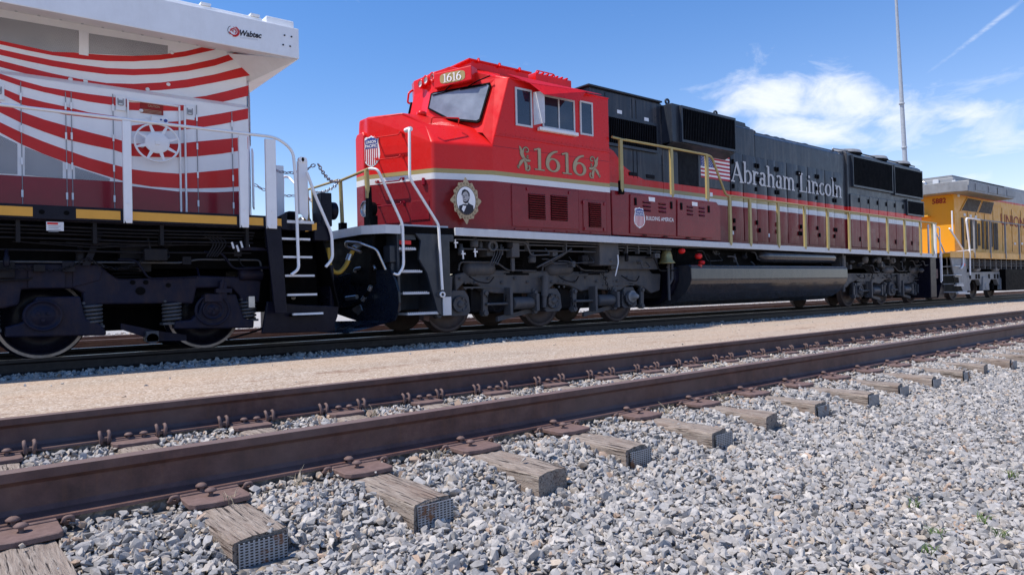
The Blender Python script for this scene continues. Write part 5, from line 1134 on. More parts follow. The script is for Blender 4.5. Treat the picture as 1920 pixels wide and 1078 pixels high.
# ---- tank, reservoir, bell, fittings
tp = [(8.62, 1.24), (8.56, 1.17), (8.55, .92), (8.585, .80), (8.72, .58), (8.95, .40), (9.25, .29), (9.6, .27)]
ring = tp+[(YM(y), z) for y, z in tp[::-1]]
ft_ = P('fuel_tank', MB().poly([(10.15, y, z) for y, z in ring], (6.62, 0, 0)), 'tank', .012, dro=False); 
P('tank_seam', MB().box(10.16, 16.76, 8.545, 8.552, .885, .90).box(10.16, 16.76, 8.56, 8.60, 1.19, 1.205), 'slate', dro=False)
P('air_reservoir', MB().lathe((13.05, 8.86, 1.49), [(0, 0), (.10, .03), (.16, .10), (.175, .22), (.175, 3.30), (.16, 3.42), (.10, 3.48), (0, 3.50)], 'x', 32), 'tank', dro=False)
P('tank_end', MB().poly([(9.98, y+.25, z*.97) for y, z in [(8.62, 1.24), (8.60, .92), (8.75, .60), (9.1, .36), (9.6, .30), (11.0, .30), (11.6, 1.24)]], (.16, 0, 0)), 'navy', .03, dro=False)
P('bell', MB('round', 8.66, (9.71, 8.85, 0)).lathe((9.71, 8.85, 1.28), [(.0, .30), (.06, .30), (.10, .27), (.115, .18), (.13, .08), (.175, .02), (.185, .0), (.17, .0), (.10, .12), (0, .2)], 'z', 28), 'brass', dro=False)
P('bell_bracket', MB().box(9.62, 9.80, 8.82, 8.90, 1.58, 1.70).cyl((9.73, 8.85, .45), (9.73, 8.85, 1.28), .028, 8).tube(fillet([(9.90, 8.9, 1.30), (9.90, 8.9, .92), (9.78, 8.9, .80)], .05), .035, 8).lathe((9.71, 8.85, 1.20), [(0, .02), (.03, .02), (.03, -.03), (0, -.03)], 'z', 10), 'truck_grey', dro=False)
mb = MB(); 
for x, z, r in ((10.06, 1.56, .062), (10.62, 1.45, .072), (10.72, 1.30, .055)): mb.lathe((x, 8.72, z), [(0, -.07), (r*.7, -.06), (r, -.02), (r, .04), (0, .08)], 'y', 16)
mb.cyl((10.50, 8.62, .98), (10.50, 8.62, 1.25), .035, 10).box(10.47, 10.53, 8.57, 8.62, .99, 1.24)
P('red_cap', mb, 'knob_red', dro=False)
mb = MB()
for dx, dz in ((0, 0), (.08, -.04), (.16, -.02)): mb.tube(fillet([(9.95+dx, 8.9, 1.62), (9.88+dx, 8.88, 1.40+dz), (10.15+dx, 8.85, 1.28+dz), (10.6+dx, 8.76, 1.42)], .1), .013, 6)
P('hose_bundle', mb, 'black', dro=False)
# pipes, boxes and conduit below the sill
mb = MB()
for z, y, x0, x1 in ((1.66, 8.78, 4.4, 12.8), (1.60, 8.82, 5.6, 9.6), (1.54, 8.86, 7.9, 9.5), (1.50, 8.84, 4.5, 7.6), (1.64, 8.85, 17.0, 22.6)): mb.tube([(x0, y, z), ((x0+x1)/2, y, z+random.uniform(-.01, .01)), (x1, y, z)], .017, 6)
for x in (8.42, 8.75, 9.1, 5.9, 6.8): mb.box(x-.012, x+.012, 8.77, 8.86, 1.48, 1.68)
mb.tube(fillet([(7.0, 8.85, 1.55), (6.7, 8.82, 1.42), (6.2, 8.9, 1.18)], .1), .02, 6).tube(fillet([(7.0, 8.9, 1.52), (6.75, 8.9, 1.38), (6.4, 8.95, 1.2)], .1), .015, 6)
for k in range(4): mb.tube(fillet([(5.25+.06*k, 8.86, 1.55), (5.22+.05*k, 8.84, 1.40), (5.10+.05*k, 8.82, 1.22)], .05), .010, 5)
P('pipework', mb, 'truck_grey', dro=False)
P('equipment_box', MB().box(7.64, 8.16, 8.76, 9.2, 1.22, 1.70).box(5.55, 5.72, 8.78, 8.95, 1.36, 1.64).box(5.6, 5.67, 8.85, 8.9, 1.1, 1.36).box(5.12, 5.26, 8.9, 9.2, 1.38, 1.7).box(8.2, 9.6, 9.0, 9.1, 1.15, 1.45), 'truck_grey', .015, dro=False)
P('underframe_panel', MB().box(4.4, 9.6, 9.15, 9.3, 1.08, 1.50).box(9.9, 13.2, 9.0, 9.3, 1.2, 1.7).box(16.8, 22.7, 9.1, 9.3, 1.05, 1.66), 'black', dro=False)
P('sand_trap_ring', MB().lathe((5.15, 8.80, 1.56), [(.06, -.02), (.10, -.02), (.10, .03), (.06, .03)], 'y', 20, closed=True).lathe((19.2, 8.85, 1.48), [(0, -.02), (.12, -.02), (.12, .05), (0, .06)], 'y', 18).lathe((20.1, 8.85, 1.48), [(0, -.02), (.12, -.02), (.12, .05)], 'y', 18).lathe((18.4, 8.85, 1.48), [(0, -.02), (.12, -.02), (.12, .05)], 'y', 18), 'truck_grey', dro=False)
for x, z in ((4.36, 1.55), (4.50, 1.36), (4.74, 1.40)): P('cut_out_cock', MB().cyl((x, 8.72, z+.10), (x+.01, 8.72, z-.05), .014, 6).box(x-.02, x+.05, 8.71, 8.73, z+.03, z+.055), 'white_paint', dro=False)
P('cable', MB().tube(fillet([(8.10, 8.72, 1.44), (8.09, 8.70, 1.28), (8.02, 8.72, 1.0)], .05), .012, 6), 'white_paint', dro=False)
P('sand_box', MB().box(16.95, 17.25, 8.85, 9.3, .75, 1.60).cyl((17.0, 8.82, .5), (17.0, 8.82, 1.5), .05, 10), 'truck_grey', .02, dro=False)
P('rear_pilot', MB().box(22.45, 22.9, 8.72, YM(8.72), .18, 1.62), 'navy', .02, dro=False)
P('underbody', MB().box(9.2, 10.1, 9.2, 11.2, .5, 1.3).box(16.8, 17.1, 9.2, 11.2, .5, 1.3), 'black', dro=False)
def fittings(parent, x0, x1, y, z0, z1, n, seed, mats, bld):
    r = random.Random(seed)
    for k in range(n):
        x = x0+(x1-x0)*(k+r.random()*.9)/n; z = r.uniform(z0, z1); q = r.random(); mt = mats[r.randint(0, len(mats)-1)]; yy = y+r.uniform(-.02, .12); mb = MB()
        if q < .3: w_, h_ = r.uniform(.05, .16), r.uniform(.06, .2); mb.box(x, x+w_, yy, yy+.12, z, z+h_).cyl((x+w_/2, yy-.012, z+h_*.5), (x+w_/2, yy+.01, z+h_*.5), .018, 8); bld('bracket', mb, mt, .006)
        elif q < .5: rr = r.uniform(.03, .07); mb.lathe((x, yy, z), [(0, 0), (rr*.8, .0), (rr, .02), (rr, .12), (rr*.6, .14), (rr*.6, .2), (0, .2)], 'z', 14); bld('valve', mb, mt, 0)
        elif q < .68: rr = r.uniform(.04, .08); mb.lathe((x, yy, z), [(0, -.05), (rr*.5, -.05), (rr*.55, -.02), (rr, -.015), (rr, .05)], 'y', 16); bld('valve', mb, mt, 0)
        else:
            l = r.uniform(.3, 1.1); dz = r.uniform(-.22, .1); mb.tube(fillet([(x, yy, z+.1), (x+l*.2, yy-.03, z+.1), (x+l*.35, yy-.03, z+dz), (x+l, yy-.02, z+dz+.02), (x+l, yy+.1, z+dz+.15)], .07), r.uniform(.008, .018), 6); bld('pipe', mb, mt, 0)
fittings(LOCO, 4.5, 9.4, 8.80, 1.18, 1.56, 26, 3, ['truck_grey', 'pipe_dark', 'truck_grey'], lambda n, m_, t, b: P(n, m_, t, b, dro=False))
fittings(LOCO, 10.6, 13.0, 8.80, 1.32, 1.55, 9, 5, ['truck_grey', 'pipe_dark'], lambda n, m_, t, b: P(n, m_, t, b, dro=False))
fittings(LOCO, 16.9, 22.3, 8.80, 1.14, 1.5, 24, 8, ['truck_grey', 'pipe_dark', 'truck_grey'], lambda n, m_, t, b: P(n, m_, t, b, dro=False))
truck(LOCO, 4.545, False, 'truck_grey')
truck(LOCO, 18.37, True, 'truck_grey')
# ------------------------------------------------------------------ white locomotive with red stripes (rear end, left of the picture)
WL = thing('diesel_locomotive', 'white diesel locomotive with curved red stripes and radiator roof overhang, at the left', 'locomotive', (-6, YC+DY, 0), 'locomotives standing in line'); FIT.add(WL)
def Q(name, mb, mats, bevel=0, seg=2, par=None): return mb.build(name, mats, par or WL, bevel, seg)
WY, WU = 9.24, 9.36        # door plane, upper panel plane
Q('hood', MB().poly([(-18, WY, 1.86), (1.21, WY, 1.86), (1.38, WY+.42, 1.86), (1.38, YM(WY+.42), 1.86), (1.21, YM(WY), 1.86), (-18, YM(WY), 1.86)], (0, 0, 1.72)).poly([(-18, WU, 3.62), (1.235, WU, 3.62), (1.38, WU+.34, 3.62), (1.38, YM(WU+.34), 3.62), (1.235, YM(WU), 3.62), (-18, YM(WU), 3.62)], (0, 0, .95)).poly([(-18, WY, 3.58), (1.21, WY, 3.58), (1.235, WU, 3.66), (-18, WU, 3.66)], (0, .3, 0)), 'white_band', .008)
ch = [(1.26, WY+.11), (1.37, WY+.40)]
Q('corner_screen', MB().poly([(1.23, 9.33, 3.30), (1.335, 9.60, 3.10), (1.335, 9.60, 3.86), (1.245, 9.40, 4.05)], (.012, -.004, 0)), 'perforated')
Q('corner_door', MB().poly([(1.255, WY+.09, 2.10), (1.365, WY+.36, 2.10), (1.365, WY+.36, 3.0), (1.255, WY+.09, 3.0)], (.02, -.008, 0)), 'white_paint', .008)
# radiator overhang
Q('radiator_roof', MB(None, 8.65).poly([(-18, y, z) for y, z in ((8.65, 4.235), (8.65, 4.69), (YM(8.65), 4.69), (YM(8.65), 4.235), (YM(9.40), 4.44), (9.40, 4.44))], (19.84, 0, 0)), 'white_paint', .012)
Q('roof_gusset', MB(None, 8.65).add([(1.83, 8.66, 4.238), (1.30, 9.72, 3.98), (1.10, 9.37, 4.40), (1.30, 11.0, 3.98), (1.83, 11.76, 4.238)], [(0, 1, 2), (0, 4, 3, 1)]), 'white_paint')
Q('roof_top', MB().box(-18, 1.62, 8.86, YM(8.86), 4.69, 4.80).box(-18, 1.35, 8.72, 8.80, 4.69, 4.76).box(1.42, 1.80, 8.75, 9.6, 4.70, 4.83), 'white_paint', .015)
mb = MB()
for k in range(9): mb.box(1.2-.62*k, 1.32-.62*k, 8.70, 8.84, 4.76, 4.79)
Q('roof_clip', mb, 'white_paint')
mb = MB()
for k in range(34):
    x = 1.0-.22*k; mb.lathe((x, 9.22, 4.385), [(0, -.008), (.016, -.006), (.016, 0)], 'z', 8)
Q('rivet', mb, 'silver_trim')
mb = MB()
for x, z in [(1.639, 4.545), (1.735, 4.545), (1.618, 4.401), (1.714, 4.4)]: mb.cyl((x, 8.649, z), (x, 8.64, z), .012, 8)
Q('roof_bolt', mb, 'ink')
# maker's lettering and ring mark on the overhang
wl = [(1.046, 4.408), (1.33, 4.432), (1.057, 4.485), (0.968, 4.452), (1.05, 4.391), (1.277, 4.39)]
Q('lettering', text_mb(MB(), 'Wabtec', (wl[0][0], 8.648, wl[0][1]), (wl[1][0], 8.648, wl[1][1]-.0), wl[2][1]-wl[0][1]+.005, ext=.003, shear=.25, bold=.03), 'ink')
Q('lettering', text_mb(MB(), 'CORPORATION', (wl[4][0], 8.648, wl[4][1]-.018), (wl[5][0], 8.648, wl[5][1]-.004), .020, ext=.003), 'silver_trim')
mb = MB(); c = wl[3]
ribbon(mb, [(c[0]+.070*math.cos(R_(a)), c[1]+.070*math.sin(R_(a))) for a in range(-100, 75, 8)], .009, .006, 8.646)
ribbon(mb, [(c[0]+.056*math.cos(R_(a)), c[1]+.056*math.sin(R_(a))) for a in range(-160, 100, 8)][::-1], .004, .008, 8.646)
ribbon(mb, [(c[0]+.034*math.cos(R_(a)), c[1]+.034*math.sin(R_(a))) for a in range(-60, 200, 10)], .006, .009, 8.646)
ribbon(mb, [(c[0]+.014*math.cos(R_(a)), c[1]+.014*math.sin(R_(a))) for a in range(60, 300, 14)], .005, .005, 8.646)
Q('ring_mark', mb, 'stripe_red')
mb = MB(); ribbon(mb, [(c[0]+.072*math.cos(R_(a)), c[1]+.072*math.sin(R_(a))) for a in range(120, 240, 8)], .003, .003, 8.646); Q('ring_mark', mb, 'ink')
# screens
for pts in ([(-1.716, 4.324), (-0.815, 4.335), (-0.819, 4.039), (-1.09, 3.993), (-1.719, 4.036)], [(-0.703, 4.323), (0.196, 4.35), (0.194, 4.23), (-0.191, 4.127), (-0.707, 4.052)], [(-2.503, 4.296), (-1.799, 4.32), (-1.802, 4.045), (-2.504, 4.04)]):
    Q('screen', MB().side(pts, WU-.006, .005), 'perforated')
for pts in ([(-1.707, 2.86), (-1.436, 2.719), (-1.44, 2.335), (-1.712, 2.329)], [(-1.364, 2.689), (-0.993, 2.538), (-0.996, 2.319), (-1.368, 2.333)], [(-0.865, 2.48), (-0.499, 2.366), (-0.5, 2.332), (-0.867, 2.32)], [(-2.389, 3.148), (-1.756, 2.875), (-1.761, 2.335), (-2.394, 2.351)]):
    Q('screen', MB().side(pts, WY-.006, .005), 'perforated')
mb = MB()
for pts in ([(-0.811, 4.336), (-0.709, 4.339), (-0.713, 4.017), (-0.815, 4.016)],): mb.side(pts, WU-.010, .009)
Q('screen_frame', mb, 'white_paint')
# curved stripes (paint lines of the lettered scheme, measured on the hood side)
def band(top, bot, y): return MB().side(top+bot[::-1], y, .002)
UPP = [([(-2.414, 4.103), (-2.028, 4.073), (-1.618, 4.04), (-1.359, 4.022), (-1.089, 4.019), (-0.809, 4.034), (-0.517, 4.069), (-0.212, 4.12), (0.106, 4.202), (0.417, 4.318), (0.624, 4.419)], [(-2.415, 4.06), (-2.029, 4.024), (-1.618, 3.983), (-1.359, 3.961), (-1.09, 3.948), (-0.81, 3.959), (-0.518, 3.987), (-0.213, 4.044), (0.105, 4.13), (0.416, 4.244), (0.8, 4.423)]),
 ([(-2.415, 3.996), (-2.029, 3.962), (-1.619, 3.921), (-1.36, 3.898), (-1.091, 3.882), (-0.811, 3.881), (-0.519, 3.891), (-0.215, 3.936), (0.103, 4.009), (0.436, 4.122), (0.785, 4.278), (1.052, 4.426)], [(-2.416, 3.921), (-2.03, 3.889), (-1.62, 3.85), (-1.361, 3.822), (-1.092, 3.803), (-0.812, 3.799), (-0.521, 3.807), (-0.216, 3.85), (0.102, 3.926), (0.434, 4.032), (0.783, 4.178), (1.199, 4.415)]),
 ([(-2.416, 3.867), (-2.03, 3.827), (-1.62, 3.78), (-1.362, 3.742), (-1.093, 3.709), (-0.814, 3.688), (-0.522, 3.686), (-0.218, 3.729), (0.1, 3.805), (0.432, 3.911), (0.78, 4.048), (1.284, 4.288)], [(-2.416, 3.792), (-2.031, 3.747), (-1.621, 3.698), (-1.363, 3.657), (-1.094, 3.621), (-0.815, 3.598), (-0.524, 3.592), (-0.22, 3.628), (0.098, 3.697), (0.43, 3.793), (0.778, 3.927), (1.275, 4.131)]),
 ([(0.095, 3.551), (0.315, 3.604), (0.657, 3.707), (0.942, 3.829), (1.239, 3.967)], [(0.095, 3.525), (0.313, 3.526), (0.539, 3.55), (0.772, 3.613), (0.988, 3.701), (1.228, 3.805)])]
LOW = [([(-2.386, 3.718), (-2.005, 3.656), (-1.601, 3.578), (-1.395, 3.525), (-1.171, 3.484), (-0.954, 3.474), (-0.711, 3.468), (-0.44, 3.471), (-0.28, 3.47)], [(-2.386, 3.666), (-2.006, 3.597), (-1.602, 3.511), (-1.396, 3.452), (-1.172, 3.415), (-0.955, 3.39), (-0.713, 3.367), (-0.441, 3.361), (-0.281, 3.361)]),
 ([(-0.28, 3.428), (-0.012, 3.457), (0.309, 3.482), (0.375, 3.492)], [(-0.282, 3.322), (-0.014, 3.352), (0.308, 3.4), (0.374, 3.415)]),
 ([(-2.386, 3.602), (-2.006, 3.514), (-1.603, 3.41), (-1.383, 3.323), (-1.173, 3.287), (-0.957, 3.263), (-0.715, 3.223), (-0.443, 3.215), (-0.324, 3.207)], [(-2.387, 3.539), (-2.007, 3.449), (-1.603, 3.338), (-1.384, 3.22), (-1.175, 3.188), (-0.958, 3.157), (-0.715, 3.156), (-0.444, 3.159), (-0.325, 3.163)]),
 ([(-0.245, 3.113), (-0.017, 3.181), (0.305, 3.251), (0.528, 3.339), (0.852, 3.447), (1.211, 3.576)], [(-0.246, 3.039), (-0.019, 3.061), (0.303, 3.123), (0.525, 3.183), (0.849, 3.285), (1.207, 3.418)]),
 ([(-2.387, 3.444), (-2.008, 3.345), (-1.605, 3.224), (-1.385, 3.129), (-1.176, 3.063), (-0.96, 3.014), (-0.718, 2.961), (-0.448, 2.913), (-0.249, 2.866), (-0.022, 2.885), (0.299, 2.931), (0.522, 2.988), (0.845, 3.061), (1.201, 3.146)], [(-2.388, 3.349), (-2.009, 3.236), (-1.606, 3.096), (-1.387, 2.983), (-1.178, 2.906), (-0.962, 2.838), (-0.72, 2.794), (-0.45, 2.757), (-0.251, 2.696), (-0.025, 2.705), (0.296, 2.739), (0.518, 2.775), (0.84, 2.849), (1.197, 2.956)]),
 ([(-2.389, 3.254), (-2.01, 3.123), (-1.607, 2.973), (-1.388, 2.863), (-1.179, 2.777), (-0.964, 2.7), (-0.723, 2.62), (-0.453, 2.556), (-0.254, 2.514), (-0.028, 2.5), (0.291, 2.504), (0.513, 2.542), (0.835, 2.606), (1.191, 2.685)], [(-2.389, 3.159), (-2.01, 3.015), (-1.608, 2.846), (-1.39, 2.715), (-1.181, 2.618), (-0.966, 2.536), (-0.725, 2.453), (-0.456, 2.374), (-0.257, 2.318), (-0.032, 2.294), (0.288, 2.295), (0.509, 2.312), (0.83, 2.347), (1.185, 2.401)])]
for a, b in UPP: Q('red_stripe', band(a, b, WU-.004), 'stripe_red')
for a, b in LOW: Q('red_stripe', band(a, b, WY-.004), 'stripe_red')
Q('base_panel', MB().side([(-3.708, 2.242), (-1.614, 2.316), (-0.358, 2.329), (-0.258, 2.283), (0.287, 2.25), (0.736, 2.272), (1.183, 2.326), (1.178, 2.091), (-3.708, 2.112)][:7]+[(1.205, 1.87), (-16, 1.87)], WY-.006, .003), 'deep_red')
# door seams, hinges, door frames
mb = MB(); hg = MB(); seams = [[(-1.863, 3.629), (-1.877, 1.944)], [(-1.798, 3.63), (-1.813, 1.948)], [(-1.393, 3.503), (-1.41, 1.973)], [(-0.951, 3.452), (-0.969, 2.0)], [(-0.893, 3.461), (-0.912, 2.004)], [(-0.449, 3.511), (-0.471, 2.031)], [(0.534, 3.517), (0.507, 2.091)], [(0.988, 3.494), (0.959, 2.118)]]
for (xa, za), (xb, zb2) in seams:
    mb.box(xa-.0035, xa+.0035, WY-.012, WY-.001, 1.9, za)
    for k in range(4): zz = 2.05+k*(za-2.2)/3.2; hg.box(xa-.010, xa+.010, WY-.024, WY-.012, zz, zz+.09)
Q('door_seam', mb, 'grey_screen'); Q('hinge', hg, 'white_paint')
fr = [(-0.28, 3.477), (0.321, 3.51), (0.387, 3.52), (0.298, 2.256)]
mb = MB(); x0, x1, x2 = fr[0][0], fr[1][0], fr[2][0]; zt_ = fr[0][1]-.01
for a in (x0, x1, x2): mb.box(a-.010, a+.010, WY-.040, WY-.001, 1.90, zt_)
mb.box(x0+.011, x1-.011, WY-.038, WY-.001, zt_-.02, zt_)
Q('door_frame', mb, 'white_paint', .004)
lk = [(-0.361, 3.408), (0.451, 3.401), (-1.603, 3.354)]
mb = MB(); m2 = MB()
for x, z in lk: mb.box(x-.055, x+.055, WY-.022, WY-.001, z-.11, z+.09); m2.tube(fillet([(x-.03, WY-.03, z+.05), (x-.028, WY-.035, z-.04), (x+.028, WY-.035, z-.04), (x+.03, WY-.03, z+.05)], .01), .006, 5); m2.box(x-.02, x+.02, WY-.03, WY-.022, z-.01, z+.03)
Q('latch_plate', mb, 'white_paint', .004); Q('door_latch', m2, 'grey_screen')
ca = [(-0.142, 3.412), (0.124, 3.423), (-0.119, 3.316), (0.123, 3.352), (-0.055, 3.396), (0.082, 3.417)]
Q('caution_plate', MB().box(ca[0][0], ca[1][0], WY-.012, WY-.006, ca[2][1]-.01, ca[0][1]+.035), 'crimson_text')
mb = text_mb(MB(), 'CAUTION', (ca[4][0], WY-.012, ca[0][1]-.012), (ca[5][0], WY-.012, ca[0][1]-.012), .032, ext=.002)
for k in range(3): mb.box(ca[0][0]+.02, ca[1][0]-.02, WY-.014, WY-.012, ca[2][1]+.018*k, ca[2][1]+.018*k+.006)
Q('caution_lettering', mb, 'gold_trim')
# hand-brake wheel
hw = [(0.051, 2.883), (0.31, 2.896), (0.026, 3.221), (0.151, 3.214), (0.097, 3.221)]
cx, cz = hw[0]; rr = hw[1][0]-hw[0][0]
mb = MB(); mb.lathe((cx, 9.10, cz), [(rr+.014*math.cos(a), .014*math.sin(a)) for a in [2*math.pi*k/8 for k in range(8)]], 'y', 48, closed=True)
mb.lathe((cx, 9.10, cz), [(0, -.01), (rr*.50, -.005), (rr*.56, .0), (rr*.56, .02), (0, .03)], 'y', 32)
for k in range(8):
    a = 2*math.pi*(k+.4)/8; mb.poly([(cx+rr*.5*math.cos(a-.18), 9.10, cz+rr*.5*math.sin(a-.18)), (cx+rr*.5*math.cos(a+.18), 9.10, cz+rr*.5*math.sin(a+.18)), (cx+rr*math.cos(a+.05), 9.10, cz+rr*math.sin(a+.05)), (cx+rr*math.cos(a-.05), 9.10, cz+rr*math.sin(a-.05))], (0, .016, 0))
mb.box(cx-.03, cx+.03, 9.082, 9.09, cz-.03, cz+.03).cyl((cx, 9.1, cz), (cx, WY, cz), .06, 14)
hwo = Q('brake_wheel', mb, 'white_paint', .003, 1)
Q('indicator_box', MB().box(hw[2][0]-.04, hw[3][0]+.03, 9.16, 9.235, hw[2][1]-.06, hw[2][1]+.05), 'white_paint', .01)
Q('indicator', MB().cyl((hw[3][0], 9.15, hw[3][1]), (hw[3][0], 9.16, hw[3][1]), .022, 12).cyl((hw[4][0], 9.155, hw[4][1]), (hw[4][0], 9.16, hw[4][1]), .012, 12), 'flag_blue')
mb = MB()
for x, z in [(-0.878, 3.667), (-0.718, 3.671), (0.226, 3.796), (-0.024, 3.682), (0.276, 4.262)]: mb.lathe((x, WU-.004, z), [(.0, -.02), (.022, -.014), (.026, 0)], 'y', 10)
for x, z in [(-0.129, 3.335), (-0.126, 2.846)]: mb.lathe((x, WY-.004, z), [(.0, -.02), (.022, -.014), (.026, 0)], 'y', 10)
Q('bolt_head', mb, 'white_paint')
# frame sill with amber reflective strips
SS = 8.63
Q('side_sill', MB().box(-18, 1.545, SS, SS+.06, 1.715, 1.885).poly([(1.545, SS, 1.70), (1.62, SS, 1.70), (1.62, SS, 1.95), (1.50, SS, 1.885)], (0, .04, 0)).box(-18, 2.0, SS+.07, YM(SS+.07), 1.70, 1.80), 'navy', .006)
am = [(-2.506, 1.866), (-1.214, 1.804), (-0.807, 1.804), (-0.363, 1.805), (-0.252, 1.811), (0.961, 1.829), (1.085, 1.825), (1.3, 1.825), (1.463, 1.822), (1.542, 1.821)]
mb = MB()
for k in range(0, 10, 2): mb.box(am[k][0] if k else -6, am[k+1][0], SS-.004, SS, 1.742, 1.852)
Q('reflective_strip', mb, 'amber')
mb = MB()
for x, z in [(-1.131, 1.804), (-0.898, 1.806)]: mb.cyl((x, SS-.003, 1.80), (x, SS+.01, 1.80), .028, 14)
Q('sill_hole', mb, 'black')
pl = [(-1.091, 1.685), (-0.927, 1.578)]
Q('notice_plate', MB().box(pl[0][0], pl[1][0], 8.62, 8.625, pl[1][1], pl[0][1]), 'cloud_plate')
mb = MB(); mb.box(pl[0][0]+.01, pl[0][0]+.11, 8.617, 8.62, pl[0][1]-.032, pl[0][1]-.008); 
Q('notice_heading', mb, 'knob_red')
mb = MB()
for k in range(4): mb.box(pl[0][0]+.02, pl[1][0]-.03-.02*(k % 2), 8.6185, 8.62, pl[0][1]-.055-.022*k, pl[0][1]-.049-.022*k)
Q('notice_text', mb, 'grey_screen')
# channel posts and tubular rail
def post(xa, xb, z0, z1, y, nm='handrail_post'):
    mb = MB(); mb.poly([(xa, y, z0+.05), (xa+.02, y, z0), (xb-.01, y, z0), (xb, y, z0+.05), (xb, y, z1), (xa, y, z1)], (0, .008, 0)); mb.box(xa, xa+.008, y+.0085, y+.05, z0, z1).box(xb-.008, xb, y+.0085, y+.05, z0, z1)
    for z in (z0+.05, z0+.25): mb.cyl(((xa+xb)/2, y-.008, z), ((xa+xb)/2, y, z), .014, 8)
    Q(nm, mb, 'white_paint', .003, 1)
po = [[(-0.321, 2.956), (-0.233, 2.968)], [(1.006, 3.139), (1.113, 3.153)], [(1.346, 3.185), (1.479, 3.204)]]
for (a, b), zt2 in zip(po, (3.0, 2.98, 2.98)): post(a[0], b[0], 1.70, zt2, 8.58)
post(-2.05, -1.92, 1.70, 3.0, 8.58)
Q('handrail', MB().tube(fillet([(-18, 8.60, 3.02), (1.50, 8.60, 3.02), (1.72, 8.60, 2.86), (1.745, 8.60, 2.45), (1.765, 8.60, 1.12), (1.66, 8.60, 1.04)], .12, 6), .021, 8), 'white_paint')
pb = [[(1.648, 2.837), (1.742, 2.846)], [(1.821, 2.771), (1.949, 2.785)]]
mb = MB(); mb.box(pb[0][0][0], pb[0][1][0]+.02, 9.6, 9.65, 1.8, pb[0][0][1]); Q('handrail_post', mb, 'white_paint', .004)
x0, x1 = pb[1][0][0], pb[1][1][0]; zt3 = pb[1][0][1]
mb = MB(); mb.poly([(x0, 8.75, 1.98), (x0+.06, 8.75, 1.90), (x1-.02, 8.75, 1.86), (x1, 8.75, 1.96), (x1, 8.75, zt3), (x0, 8.75, zt3)], (0, .012, 0)).box(x0, x0+.05, 8.763, 8.82, 1.96, zt3-.02).box(x1-.05, x1, 8.763, 8.82, 1.96, zt3-.02).cyl((x0+.04, 8.74, zt3), (x0+.04, 8.79, zt3), .04, 12).cyl((x1-.05, 8.74, zt3), (x1-.05, 8.79, zt3), .04, 12); Q('handrail_post', mb, 'white_paint', .004)
hp = [(1.924, 2.57), (2.048, 2.205), (2.27, 1.662), (2.273, 1.283), (2.169, 1.161)]
Q('handrail', MB().tube(fillet([(x, 8.68, z) for x, z in hp], .1), .022, 8), 'white_paint')
mb = MB(); chain(mb, sag((1.75, 9.6, 2.78), (2.06, 8.78, 2.72), .10), .030); chain(mb, sag((2.12, 8.80, 2.74), (2.92, 9.72, 2.72), .14), .030)
Q('safety_chain', mb, 'steel_bright')
# steps
wsP = [(1.325, 1.741), (1.535, 1.75), (1.594, 0.482), (1.433, 0.488)]
Q('step_panel', MB().side(wsP, 8.62, .04), 'navy', .006)
stp = [[(1.543, 1.582), (1.94, 1.586)], [(1.556, 1.317), (1.964, 1.311)], [(1.581, 1.043), (1.992, 1.033)], [(1.606, 0.764), (2.023, 0.75)], [(1.682, 0.478), (2.106, 0.463)]]
for (a, b) in stp:
    s_ = Q('step', MB().box(a[0], b[0], 8.68, 9.1, a[1]-.05, a[1]-.012), 'black'); Q('step_edge', MB().box(a[0], b[0], 8.64, 8.68, a[1]-.030, a[1]), 'cloud_plate', par=s_)
Q('step', MB().box(1.58, 2.0, 8.65, 8.70, 1.80, 1.84), 'cloud_plate')
bp_ = [(1.397, 0.483), (1.679, 0.471), (2.298, 0.473), (2.252, 0.292), (2.181, 0.17), (1.343, 0.246)]
Q('step_well', MB().box(1.56, 2.22, 9.12, 9.18, .45, 1.80).poly([(2.10, 8.75, 1.78), (2.36, 8.75, .55), (2.36, 9.2, .55), (2.10, 9.2, 1.78)], (.02, 0, 0)), 'black')
Q('pilot', MB().side([(1.36, .66), (1.80, .60), (2.38, .56), (2.36, .40), (2.28, .17), (1.28, .20)], 8.80, .05).box(2.28, 2.34, 8.85, YM(8.85), .17, 1.2), 'navy', .01)
Q('end_beam', MB().box(2.02, 2.26, 8.72, YM(8.72), 1.56, 1.80), 'navy', .01); Q('reflective_strip', MB().side([(1.891, 1.762), (2.055, 1.83), (2.052, 1.722), (1.889, 1.687)], 8.715, .004), 'amber')
dl = [(2.278, 2.101), (2.093, 2.256), (2.245, 1.918)]
mb = MB(); mb.box(2.16, 2.32, 8.85, 9.15, 1.80, 2.32); mb.lathe((2.36, 9.0, 2.06), [(0, -.08), (.10, -.06), (.14, 0), (.14, .07), (.10, .08), (0, .085)], 'x', 24); mb.cyl((2.44, 9.0, 2.06), (2.47, 9.0, 2.06), .03, 8)
Q('ditch_light', mb, 'navy', .01); Q('ditch_light', MB().lathe((1.86, 9.6, 1.98), [(0, -.1), (.11, -.06), (.13, 0), (.13, .07), (0, .08)], 'x', 20), 'black')
Q('step_lamp', MB().lathe((1.78, 9.1, .71), [(0, -.03), (.03, -.02), (.035, 0)], 'y', 10), 'lens')
